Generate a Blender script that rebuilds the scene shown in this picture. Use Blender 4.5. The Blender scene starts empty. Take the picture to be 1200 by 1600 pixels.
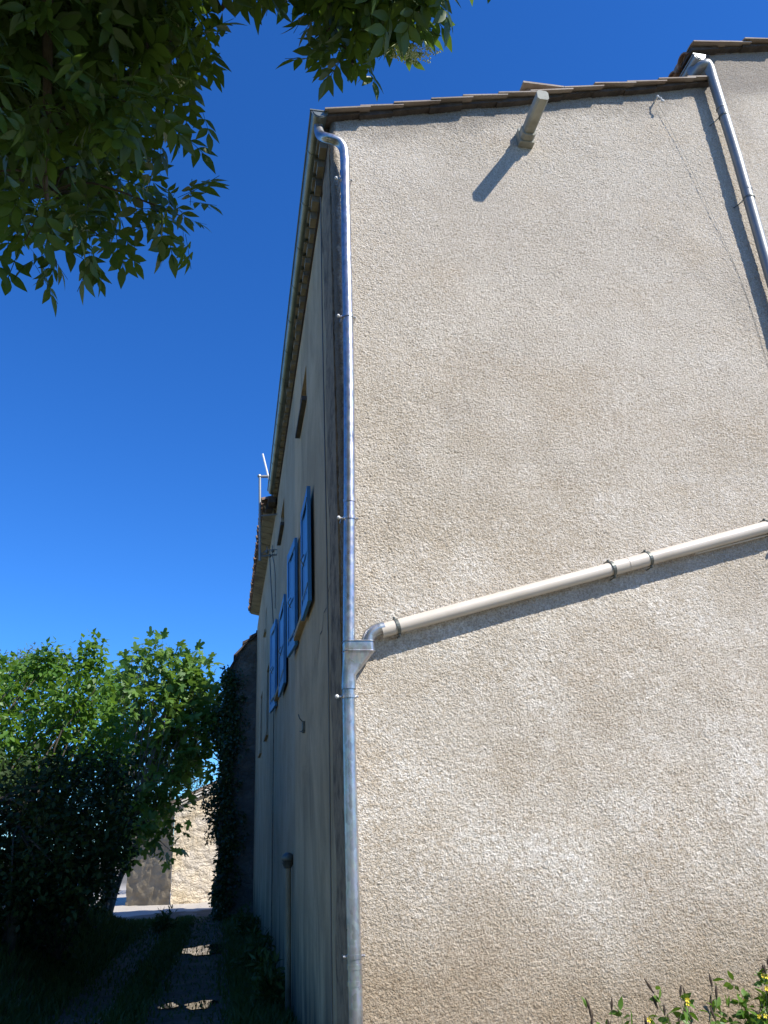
import bpy, bmesh, math, random
import numpy as np
from mathutils import Vector, Matrix
random.seed(11); RNG=np.random.default_rng(7)
SC=bpy.context.scene; COL=SC.collection
# ------------------------------------------------------------------ camera, sky, sun, exposure
cd=bpy.data.cameras.new('camera'); cam=bpy.data.objects.new('camera',cd); COL.objects.link(cam)
cd.sensor_fit='VERTICAL'; cd.sensor_height=36.0; cd.sensor_width=27.0; cd.lens=1235.94/1600*36
cd.clip_start=0.05; cd.clip_end=2000
cam.matrix_world=Matrix(((0.98237374,-0.029076,-0.18465215,0),(-0.18135828,-0.38758019,-0.9038201,0),(-0.04528804,0.92137733,-0.38602177,1.6),(0,0,0,1)))
SC.camera=cam
SUN=Vector((1.04,-1.0,1.52)).normalized()
W=bpy.data.worlds.new('World'); SC.world=W; W.use_nodes=True
wn=W.node_tree.nodes; wl=W.node_tree.links
bg=wn['Background']; sky=wn.new('ShaderNodeTexSky'); sky.sky_type='NISHITA'; sky.sun_disc=False
sky.sun_elevation=math.asin(SUN.z); sky.sun_rotation=math.atan2(SUN.x,SUN.y)
sky.altitude=300; sky.air_density=1.0; sky.dust_density=0.15; sky.ozone_density=3.0
hs=wn.new('ShaderNodeHueSaturation'); hs.inputs['Saturation'].default_value=1.22; hs.inputs['Value'].default_value=1.0
wl.new(sky.outputs[0],hs.inputs['Color']); 
tint=wn.new('ShaderNodeMix'); tint.data_type='RGBA'; tint.blend_type='MULTIPLY'; tint.inputs[0].default_value=1; tint.inputs[7].default_value=(.54,1.02,1.60,1)
wl.new(hs.outputs[0],tint.inputs[6]); wl.new(tint.outputs[2],bg.inputs['Color']); bg.inputs['Strength'].default_value=0.088
sl=bpy.data.lights.new('sun','SUN'); sl.energy=5.0; sl.angle=math.radians(0.53); sl.color=(1.0,0.955,0.88)
so=bpy.data.objects.new('sun',sl); COL.objects.link(so); so.rotation_euler=SUN.to_track_quat('Z','Y').to_euler(); so.location=(6,-6,12)
SC.view_settings.view_transform='Standard'; SC.view_settings.look='None'; SC.view_settings.gamma=1; SC.view_settings.exposure=0.6
SC.cycles.max_bounces=8; SC.cycles.transparent_max_bounces=8

# ------------------------------------------------------------------ helpers
def tag(o,label=None,cat=None,group=None,kind=None):
    if label:o['label']=label
    if cat:o['category']=cat
    if group:o['group']=group
    if kind:o['kind']=kind
    return o
def empty(name,loc,label,cat,group=None):
    o=bpy.data.objects.new(name,None); COL.objects.link(o); o.location=loc; o.empty_display_size=.2
    return tag(o,label,cat,group)
def place(o,parent):
    if parent is not None:
        root=Vector((0,0,0)); p=parent
        while p is not None:
            if p.type=='EMPTY': root=Vector(p.location)
            p=p.parent
        o.parent=parent
        if parent.type=='EMPTY': o.matrix_parent_inverse=Matrix.Translation(-root)
    return o
def obj(name,verts,faces,mat,parent=None,smooth=False):
    me=bpy.data.meshes.new(name); me.from_pydata([tuple(v) for v in verts],[],faces); me.materials.append(mat)
    if smooth: me.polygons.foreach_set('use_smooth',[True]*len(me.polygons))
    me.update(); o=bpy.data.objects.new(name,me); COL.objects.link(o)
    return place(o,parent)
def npobj(name,V,F,mat,parent=None,smooth=False):
    """V (n,3) array, F (m,k) array of equal-sized faces"""
    me=bpy.data.meshes.new(name); n=len(V); m,k=F.shape
    me.vertices.add(n); me.vertices.foreach_set('co',np.asarray(V,dtype=np.float32).ravel())
    me.loops.add(m*k); me.loops.foreach_set('vertex_index',F.astype(np.int32).ravel())
    me.polygons.add(m); me.polygons.foreach_set('loop_start',np.arange(0,m*k,k,dtype=np.int32))
    me.polygons.foreach_set('loop_total',np.full(m,k,dtype=np.int32))
    if smooth: me.polygons.foreach_set('use_smooth',np.ones(m,dtype=bool))
    me.materials.append(mat); me.update(calc_edges=True); me.validate()
    o=bpy.data.objects.new(name,me); COL.objects.link(o); return place(o,parent)
class MB:
    def __init__(s): s.v=[]; s.f=[]
    def add(s,v,f):
        b=len(s.v); s.v+= [tuple(p) for p in v]; s.f+=[tuple(i+b for i in q) for q in f]; return s
    def box(s,x0,x1,y0,y1,z0,z1):
        return s.add([(x,y,z) for x in(x0,x1) for y in(y0,y1) for z in(z0,z1)],[(0,1,3,2),(4,6,7,5),(0,4,5,1),(2,3,7,6),(0,2,6,4),(1,5,7,3)])
    def hexa(s,p): # 8 points, bottom 4 then top 4
        return s.add(p,[(3,2,1,0),(4,5,6,7),(0,1,5,4),(1,2,6,5),(2,3,7,6),(3,0,4,7)])
    def quad(s,a,b,c,d): return s.add([a,b,c,d],[(0,1,2,3)])
    def tube(s,pts,r,n=12,cap=True):
        P=[Vector(p) for p in pts]; k=len(P); R=r if hasattr(r,'__len__') else [r]*k
        t0=(P[1]-P[0]).normalized(); u=t0.orthogonal().normalized(); vs=[]; fs=[]; prev=t0
        for i in range(k):
            t=(P[min(i+1,k-1)]-P[max(i-1,0)]).normalized()
            q=prev.rotation_difference(t); u=(q@u); u=(u-t*u.dot(t)).normalized(); w=t.cross(u); prev=t
            for j in range(n):
                a=2*math.pi*j/n; vs.append(P[i]+(u*math.cos(a)+w*math.sin(a))*R[i])
        for i in range(k-1):
            for j in range(n):
                a=i*n+j; b=i*n+(j+1)%n; fs.append((a,b,b+n,a+n))
        if cap: fs.append(tuple(range(n-1,-1,-1))); fs.append(tuple((k-1)*n+j for j in range(n)))
        return s.add(vs,fs)
    def ball(s,c,r,n=8,m=6,sz=1.0):
        vs=[(c[0],c[1],c[2]-r*sz)]; fs=[]
        for i in range(1,m):
            a=math.pi*i/m-math.pi/2
            for j in range(n):
                b=2*math.pi*j/n; vs.append((c[0]+r*math.cos(a)*math.cos(b),c[1]+r*math.cos(a)*math.sin(b),c[2]+r*sz*math.sin(a)))
        vs.append((c[0],c[1],c[2]+r*sz)); L=len(vs)-1
        for j in range(n): fs.append((0,1+(j+1)%n,1+j)); fs.append((L,1+(m-2)*n+j,1+(m-2)*n+(j+1)%n))
        for i in range(m-2):
            for j in range(n):
                a=1+i*n+j; b=1+i*n+(j+1)%n; fs.append((a,b,b+n,a+n))
        return s.add(vs,fs)
    def build(s,name,mat,parent=None,smooth=False):
        o=obj(name,s.v,s.f,mat,parent,False)
        return autosmooth(o,35) if smooth else o
def smoothpath(pts,sub=6):
    P=[Vector(p) for p in pts]; out=[]
    for i in range(len(P)-1):
        a=P[max(i-1,0)];b=P[i];c=P[i+1];d=P[min(i+2,len(P)-1)]
        for k in range(sub):
            t=k/sub; out.append(0.5*((2*b)+(c-a)*t+(2*a-5*b+4*c-d)*t*t+(3*b-a-3*c+d)*t**3))
    out.append(P[-1]); return out
def autosmooth(o,ang=40):
    for p in o.data.polygons: p.use_smooth=True
    try:
        o.data.set_sharp_from_angle(angle=math.radians(ang))
    except Exception: pass
    return o
# --- numpy value noise
def _hash(ix,iy,seed):
    h=(ix.astype(np.int64)*374761393+iy.astype(np.int64)*668265263+seed*1442695041)&0xFFFFFFFF
    h=((h^(h>>13))*1274126177)&0xFFFFFFFF; h=h^(h>>16); return (h&0xFFFFFF)/float(0xFFFFFF)
def vn(x,y,seed=0):
    ix=np.floor(x);iy=np.floor(y);fx=x-ix;fy=y-iy;fx=fx*fx*(3-2*fx);fy=fy*fy*(3-2*fy)
    a=_hash(ix,iy,seed);b=_hash(ix+1,iy,seed);c=_hash(ix,iy+1,seed);d=_hash(ix+1,iy+1,seed)
    return (a*(1-fx)+b*fx)*(1-fy)+(c*(1-fx)+d*fx)*fy
def fbm(x,y,seed=0,o=3):
    s=0;a=1;t=0
    for i in range(o): s=s+a*vn(x*2**i+i*17.3,y*2**i+i*9.1,seed+i); t+=a; a*=.5
    return s/t
# --- materials
class NT:
    def __init__(s,name):
        s.m=bpy.data.materials.new(name); s.m.use_nodes=True; s.n=s.m.node_tree.nodes; s.l=s.m.node_tree.links
        s.b=s.n['Principled BSDF']; s.out=s.n['Material Output']; s.tc=s.n.new('ShaderNodeTexCoord')
    def map(s,scale=(1,1,1),rot=(0,0,0)):
        m=s.n.new('ShaderNodeMapping'); m.inputs['Scale'].default_value=scale; m.inputs['Rotation'].default_value=rot
        s.l.new(s.tc.outputs['Object'],m.inputs['Vector']); return m.outputs[0]
    def noise(s,scale,detail=3,rough=.55,vec=None,dist=0):
        t=s.n.new('ShaderNodeTexNoise'); t.inputs['Scale'].default_value=scale; t.inputs['Detail'].default_value=detail
        t.inputs['Roughness'].default_value=rough; t.inputs['Distortion'].default_value=dist
        s.l.new(vec if vec is not None else s.tc.outputs['Object'],t.inputs['Vector']); return t.outputs[0]
    def vor(s,scale,vec=None,feature='F1',out=0):
        t=s.n.new('ShaderNodeTexVoronoi'); t.feature=feature; t.inputs['Scale'].default_value=scale
        s.l.new(vec if vec is not None else s.tc.outputs['Object'],t.inputs['Vector']); return t.outputs[out]
    def ramp(s,fac,stops):
        r=s.n.new('ShaderNodeValToRGB'); e=r.color_ramp.elements
        while len(e)<len(stops): e.new(.5)
        for i,(p,c) in enumerate(stops): e[i].position=p; e[i].color=(c[0],c[1],c[2],1) if hasattr(c,'__len__') else (c,c,c,1)
        s.l.new(fac,r.inputs[0]); return r.outputs[0]
    def mix(s,fac,a,b,mode='MIX'):
        m=s.n.new('ShaderNodeMix'); m.data_type='RGBA'; m.blend_type=mode
        for sock,v in((m.inputs[0],fac),(m.inputs[6],a),(m.inputs[7],b)):
            if isinstance(v,(int,float)): sock.default_value=v
            elif isinstance(v,(tuple,list)): sock.default_value=(v[0],v[1],v[2],1)
            else: s.l.new(v,sock)
        return m.outputs[2]
    def math(s,op,a,b=0.0,clamp=False):
        m=s.n.new('ShaderNodeMath'); m.operation=op; m.use_clamp=clamp
        for sock,v in((m.inputs[0],a),(m.inputs[1],b)):
            if isinstance(v,(int,float)): sock.default_value=v
            else: s.l.new(v,sock)
        return m.outputs[0]
    def xyz(s):
        x=s.n.new('ShaderNodeSeparateXYZ'); s.l.new(s.tc.outputs['Object'],x.inputs[0]); return x.outputs
    def step(s,v,a,b):
        m=s.n.new('ShaderNodeMapRange'); m.inputs[1].default_value=a; m.inputs[2].default_value=b
        s.l.new(v,m.inputs[0]); return m.outputs[0]
    def col(s,c):
        if isinstance(c,(tuple,list)): s.b.inputs['Base Color'].default_value=(c[0],c[1],c[2],1)
        else: s.l.new(c,s.b.inputs['Base Color'])
    def bump(s,h,strength,dist):
        b=s.n.new('ShaderNodeBump'); b.inputs['Strength'].default_value=strength; b.inputs['Distance'].default_value=dist
        s.l.new(h,b.inputs['Height']); s.l.new(b.outputs[0],s.b.inputs['Normal'])
    def set(s,**k):
        for a,v in k.items():
            q=s.b.inputs[a.replace('_',' ')]
            if isinstance(v,(int,float)): q.default_value=v
            else: s.l.new(v,q)
        return s
def simple(name,c1,c2,scale=6,rough=.8,bump=.2,bs=30,metal=0,dist=.01,dirt=None):
    t=NT(name); c=t.mix(t.ramp(t.noise(scale,4),[(.3,0),(.7,1)]),c1,c2)
    if dirt: c=t.mix(t.ramp(t.noise(scale*.37,5,.65),[(.48,0),(.66,.85)]),c,dirt)
    t.col(c); t.set(Roughness=rough,Metallic=metal)
    if bump: t.bump(t.noise(bs,4),bump,dist)
    return t.m
# ------------------------------------------------------------------ foliage clump centres (metres)
FG=[(-0.62,2.73,4.48),(-0.29,1.9,4.58),(-0.3,1.97,4.55),(-0.86,2.36,4.32),(-0.9,1.89,4.14),(-0.79,2.12,3.71),(-0.43,1.62,3.97),(-0.3,1.83,4.21),(-0.85,2.62,4.0),(-0.57,2.42,5.01),(-0.3,2.01,4.33),(-0.72,1.68,3.97),(-0.65,1.89,3.71),(-0.46,2.0,4.23),(-0.36,2.1,4.18),(-0.55,2.0,3.74),(-0.27,2.11,4.93),(-0.39,2.14,4.96),(-0.61,1.88,3.74),(-1.12,2.4,4.91),(-1.04,2.84,4.51),(-0.84,2.53,4.56),(-1.07,2.7,4.37),(-0.25,1.85,4.41),(-0.53,2.41,3.9),(-0.68,1.87,4.04),(-1.0,2.17,4.64),(-0.55,1.98,4.1),(-0.57,2.46,4.07),(-0.78,2.28,5.02),(-1.12,2.54,4.58),(-0.39,1.94,4.5),(-0.86,2.29,3.83),(-0.74,2.46,4.56),(-0.62,2.04,4.33),(-1.07,2.59,4.84),(-0.53,1.81,3.96),(-0.96,2.81,4.45),(-0.85,2.73,4.37),(-0.54,2.63,4.51),(-0.7,2.21,3.94),(-0.72,2.65,4.33),(-0.43,1.89,3.78),(-0.63,2.24,4.66),(-0.73,2.64,4.25),(-0.42,2.28,4.61),(-0.89,2.87,4.42),(-0.68,2.3,4.89),(-0.54,2.65,4.44),(-0.57,2.32,4.15),(-0.62,2.12,3.93),(-0.7,1.68,4.09),(-0.67,1.8,4.12),(-0.68,2.04,4.33),(-0.74,2.04,4.67),(-0.89,2.14,4.05),(-0.43,2.48,4.76),(-0.45,1.88,4.03),(-0.67,2.73,4.77),(-0.63,2.05,3.56),(-0.66,1.98,4.05),(-0.89,3.01,4.36),(-0.66,2.5,5.01),(-0.67,2.1,4.66),(-0.92,2.07,3.97),(-0.71,1.82,4.03),(-0.59,2.38,4.51),(-0.75,2.14,4.09),(-0.37,1.92,3.81),(-0.96,2.59,4.74),(-1.0,2.37,3.97),(-0.62,2.55,4.33),(-0.65,2.45,3.93),(-0.97,2.39,4.74),(-1.07,2.67,4.2),(-0.93,2.29,4.31),(-1.02,2.6,4.52),(-1.06,2.33,4.73),(-1.21,2.85,4.55),(-1.02,2.78,4.63),(-0.42,1.85,4.31),(-0.31,2.1,4.7),(-0.72,2.13,4.63),(-0.9,1.9,4.31),(-0.95,2.02,4.56),(-0.85,2.05,4.1),(-0.92,2.35,4.18),(-0.38,1.96,3.96),(-0.91,2.37,4.6),(-0.96,2.55,4.27),(-0.82,1.99,3.73),(-0.86,2.5,4.0),(-0.97,2.37,5.01),(-0.69,1.95,4.26),(-0.37,2.37,4.46),(-0.57,1.63,3.99),(-0.41,1.9,4.58),(-0.81,1.91,4.15),(-0.89,2.6,4.4),(-0.71,1.68,3.9),(-0.73,2.11,4.37),(-0.9,2.63,4.34),(-0.62,2.63,4.9),(-1.07,2.17,4.77),(-0.76,2.03,4.12),(-0.55,1.84,4.33),(-0.63,2.21,4.14),(-0.84,2.19,4.81),(-0.32,1.83,4.06),(-0.98,2.27,4.36),(-0.41,1.72,4.24),(-0.67,1.84,3.92),(-0.64,2.03,4.2),(-1.14,2.6,4.5),(-0.45,2.01,4.61),(-0.79,2.88,4.29),(-1.06,2.48,4.8),(-0.65,2.17,4.29),(-0.64,2.38,4.69),(-0.98,2.94,4.25),(-0.53,2.66,4.22),(-0.53,1.96,4.38),(-0.69,1.8,4.32),(-0.79,2.43,4.53),(-0.59,2.35,3.99),(-0.88,1.9,3.95),(-0.53,2.51,4.54),(-0.71,1.65,4.08),(-0.52,2.06,3.94),(-0.58,2.63,4.45),(-0.98,2.72,4.48),(-0.69,2.19,4.14),(-0.79,1.77,3.93),(-0.41,1.88,3.87),(-0.81,2.7,4.66),(-0.44,1.94,3.78),(-0.82,2.85,4.36),(-0.88,2.0,4.38),(-1.1,2.51,4.72),(-1.22,2.91,4.44),(-1.02,2.99,4.39),(-0.48,2.41,4.73),(-1.08,2.69,4.73),(-0.72,2.16,4.35),(-0.7,2.46,4.19),(-0.34,1.89,4.39),(-0.87,2.39,5.01),(-0.89,2.61,4.18),(-0.66,2.13,3.96),(-0.47,1.59,4.06),(-0.63,2.44,5.0),(-0.58,2.78,4.29),(-0.4,1.93,4.27),(-0.23,1.72,4.07),(-0.53,2.53,4.81),(-0.56,1.7,3.93),(-0.49,1.8,4.01),(-1.01,2.64,4.69),(-1.03,2.29,4.98),(-0.84,1.94,4.42),(-0.69,2.14,4.92),(-1.06,2.43,4.2),(-1.02,2.13,4.79),(-0.6,2.23,5.04),(-0.81,1.81,3.9),(-0.42,2.08,4.57),(-0.91,2.2,4.04),(-0.95,1.96,4.33),(-0.91,1.97,4.56),(-0.38,1.99,4.64),(0.35,1.86,4.67),(0.24,1.86,4.64),(0.54,1.63,4.26),(0.56,1.87,4.6),(0.5,1.79,4.38),(0.34,1.92,4.58),(0.33,1.77,4.28),(-0.04,1.88,4.6),(0.45,1.99,4.68),(0.52,1.76,4.5),(0.46,1.89,4.42),(0.11,1.8,4.47),(0.22,1.67,4.23),(0.58,1.73,4.53),(0.44,1.67,4.31),(0.3,1.65,4.24),(0.41,2.06,4.59),(0.07,1.73,4.42),(0.06,1.98,4.78),(0.12,1.72,4.4),(0.41,1.9,4.43),(0.34,2.12,4.7),(0.29,1.97,4.6),(0.51,2.01,4.74),(0.34,1.95,4.4),(0.15,1.8,4.43),(0.51,1.63,4.19),(0.47,1.67,4.43),(0.16,1.64,4.25),(0.45,1.9,4.77),(0.27,1.76,4.36),(0.39,2.1,4.69),(0.29,1.95,4.75),(0.36,1.76,4.38),(0.46,1.97,4.81),(0.41,1.68,4.28),(0.02,1.9,4.59),(0.46,1.72,4.21),(0.37,1.79,4.51),(0.01,2.0,4.81),(0.07,1.67,4.24),(-0.07,1.68,4.31),(0.43,1.62,4.29),(0.66,1.83,4.73),(0.6,1.88,4.73),(0.26,1.64,4.32),(0.19,1.8,4.57),(0.64,1.86,4.69),(0.36,1.95,4.17),(-0.28,2.39,3.84),(-0.23,2.32,3.74),(-0.57,2.42,3.67),(-0.77,2.42,3.65),(-0.65,2.42,3.65),(-0.3,2.22,4.12),(-0.23,2.04,4.05),(-0.23,2.0,4.16),(-0.22,1.93,4.32),(0.34,1.97,4.27),(0.5,1.88,4.33),(0.6,1.62,4.31),(0.72,1.61,4.32),(0.88,1.66,4.45),(0.53,1.86,4.51),(0.5,1.68,4.29),(-0.24,1.89,4.14),(-0.25,2.09,4.34),(-0.46,2.56,3.94),(-0.53,2.45,3.73),(-0.34,2.52,3.98),(0.46,1.86,4.36)]
FIG=[(-2.14,24.08,6.43),(-1.79,23.67,3.54),(-2.63,23.73,4.98),(-2.6,24.41,2.65),(-1.54,22.95,5.88),(-1.59,23.21,4.36),(-2.47,24.57,6.5),(-2.56,23.95,3.2),(-2.59,23.96,3.66),(-1.52,22.88,3.8),(-1.82,22.77,4.47),(-2.2,24.36,2.13),(-2.88,22.83,5.75),(-1.4,22.7,2.98),(-1.17,22.6,6.25),(-1.23,23.93,4.43),(-1.76,23.09,2.39),(-2.37,24.55,3.71),(-2.72,22.54,5.13),(-1.41,23.4,4.21),(-2.33,23.63,4.87),(-2.74,22.64,4.15),(-1.8,23.25,4.1),(-2.21,22.84,2.52),(-2.3,23.87,4.6),(-1.83,24.34,2.66),(-2.6,23.39,4.11),(-1.86,22.74,3.32),(-2.57,23.3,5.5),(-2.57,24.48,5.38),(-1.5,22.52,4.97),(-1.43,23.61,3.56),(-0.98,23.84,3.76),(-1.12,23.47,3.87),(-2.16,22.39,1.68),(-2.49,23.34,1.61),(-2.19,22.7,3.02),(-1.34,23.73,5.54),(-1.87,22.62,1.88),(-2.21,23.2,5.25),(-3.22,23.67,4.93),(-2.16,23.41,2.72),(-1.4,23.94,6.75),(-0.6,23.35,4.65),(-2.45,22.97,6.68),(-2.25,23.86,5.57),(-2.84,23.56,2.66),(-1.15,22.92,4.05),(-1.2,23.54,3.53),(-0.86,23.75,6.21),(-3.13,23.8,5.54),(-1.37,23.22,4.96),(-3.02,23.95,6.29),(-2.7,23.91,3.47),(-1.68,23.31,6.76),(-2.26,24.01,6.02),(-2.01,23.44,2.32),(-2.34,22.43,2.19),(-2.85,22.99,3.37),(-3.36,23.83,5.88),(-1.47,24.45,4.66),(-1.26,23.68,4.87),(-1.99,23.1,4.14),(-1.79,23.56,4.82),(-0.81,23.71,5.68),(-2.26,22.38,5.53),(-2.67,24.32,4.43),(-2.7,23.38,3.94),(-2.26,24.41,6.73),(-0.81,24.27,4.42),(-2.7,24.57,6.85),(-2.55,22.57,6.06),(-3.0,23.48,5.18),(-1.64,23.03,6.27),(-1.36,22.34,5.92),(-3.02,22.97,4.37),(-2.72,24.19,2.53),(-2.98,24.02,3.64),(-1.07,24.42,5.97),(-1.67,23.77,3.0),(-1.24,23.57,4.63),(-1.53,22.6,5.23),(-1.4,24.01,3.3),(-1.89,22.64,6.38),(-1.6,22.38,3.19),(-2.76,24.06,2.86),(-2.71,22.39,5.33),(-0.92,23.7,5.22),(-1.84,22.93,3.83),(-2.07,23.54,4.96),(-1.0,24.28,4.33),(-2.17,24.17,3.99),(-3.39,23.88,6.3),(-3.0,24.26,3.87),(-2.75,23.29,5.74),(-0.65,23.34,5.4),(-2.68,22.49,5.83),(-0.53,23.33,5.65),(-0.83,24.51,5.08),(-2.4,23.97,3.47),(-2.48,23.69,3.86),(-2.11,24.22,3.71),(-2.01,23.71,5.29),(-2.97,23.07,4.91),(-3.01,23.76,4.07),(-3.14,23.83,5.77),(-2.42,23.65,4.2),(-2.54,23.28,1.85),(-2.69,23.54,4.68),(-2.31,22.66,2.78),(-1.79,23.02,2.78),(-2.86,23.65,6.55),(-1.31,23.07,3.76),(-3.26,24.3,6.08),(-2.98,24.54,4.59),(-2.05,22.47,3.29),(-2.46,23.28,6.09),(-3.21,23.82,4.68),(-0.5,23.0,5.02),(-2.53,22.35,2.24),(-2.18,22.32,2.29),(-2.73,23.87,2.09),(-0.68,24.21,6.17),(-2.71,22.92,3.24),(-1.51,24.02,5.77),(-1.18,23.24,5.06),(-2.02,22.36,5.5),(-2.24,23.67,4.29),(-1.86,22.82,3.04),(-0.54,22.68,4.77),(-2.24,23.89,1.84),(-1.86,24.47,5.36),(-0.87,24.05,6.04),(-2.69,24.5,6.02),(-1.09,22.85,5.46),(-0.97,22.73,6.32),(-3.23,22.67,5.38),(-0.89,24.41,4.14),(-3.09,23.82,6.62),(-1.91,23.48,5.5),(-2.72,22.98,6.66),(-1.77,22.86,2.16),(-1.65,22.34,5.43),(-2.14,23.25,6.74),(-3.18,22.82,5.16),(-1.48,23.34,4.75),(-3.15,23.26,6.36),(-1.9,23.15,5.8),(-2.48,24.29,5.58),(-3.3,23.08,5.95),(-1.43,24.45,6.08),(-1.07,22.62,6.51),(-2.8,23.25,3.0),(-1.04,23.29,4.66),(-0.94,22.82,5.27),(-2.34,23.66,4.02),(-1.03,24.07,5.0),(-1.92,24.19,6.41),(-1.44,23.52,6.38),(-2.46,24.45,1.96),(-1.56,22.49,3.58),(-1.07,22.71,5.9),(-2.15,24.5,2.54),(-1.5,22.6,2.73),(-2.7,23.58,5.13),(-1.17,23.35,4.5),(-0.58,22.62,5.1),(-1.62,22.43,6.7),(-1.4,23.44,6.66),(-0.61,23.52,5.71),(-0.89,23.8,6.29),(-0.74,22.77,4.38),(-1.64,22.57,5.83),(-0.8,23.5,5.57),(-0.42,22.93,5.35),(-1.54,23.65,4.38),(-1.53,23.08,6.28),(-0.78,23.09,6.39),(-1.29,22.59,4.1),(-0.97,22.58,3.73),(-1.35,23.05,5.68),(-0.58,23.35,4.94),(-1.05,22.46,4.84),(-1.73,22.46,6.42),(-0.74,23.08,5.96),(-1.71,22.68,4.46),(-1.33,23.94,6.14),(-1.04,23.86,6.59),(-1.68,22.79,4.93),(-1.74,22.46,5.41),(-1.56,23.13,5.32),(-0.59,22.88,4.66),(-1.83,23.43,6.18),(-1.51,22.85,4.71),(-1.41,22.78,5.04),(-0.79,23.62,4.11),(-1.3,22.49,4.78),(-1.12,22.86,6.57),(-1.25,22.51,5.25),(-1.07,23.11,5.76),(-1.21,23.5,5.19),(-1.77,22.8,5.7),(-1.06,22.85,5.99),(-1.55,23.59,5.64),(-1.07,23.81,5.56),(-0.9,22.74,4.18),(-0.59,22.99,4.26),(-1.19,22.79,3.94),(-1.9,23.27,7.09),(-1.14,22.88,6.23),(-2.69,23.29,7.09),(-2.23,22.83,6.76),(-1.91,22.94,7.12),(-1.4,23.34,7.16),(-1.07,23.56,6.88),(-0.7,23.24,6.63),(-0.3,22.76,6.05),(-0.18,22.85,5.78),(-0.41,22.82,5.3),(-0.34,22.7,4.76),(-0.25,23.4,4.63),(-0.08,23.47,4.25),(-0.19,23.19,3.88),(-0.3,22.92,3.61),(-0.78,23.44,4.09),(-0.93,23.13,3.2),(-1.08,23.31,2.68),(-1.24,22.98,2.28),(-1.39,23.23,1.66),(-1.54,22.72,3.22),(-2.3,23.37,7.15),(-3.1,22.64,6.62)]
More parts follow.
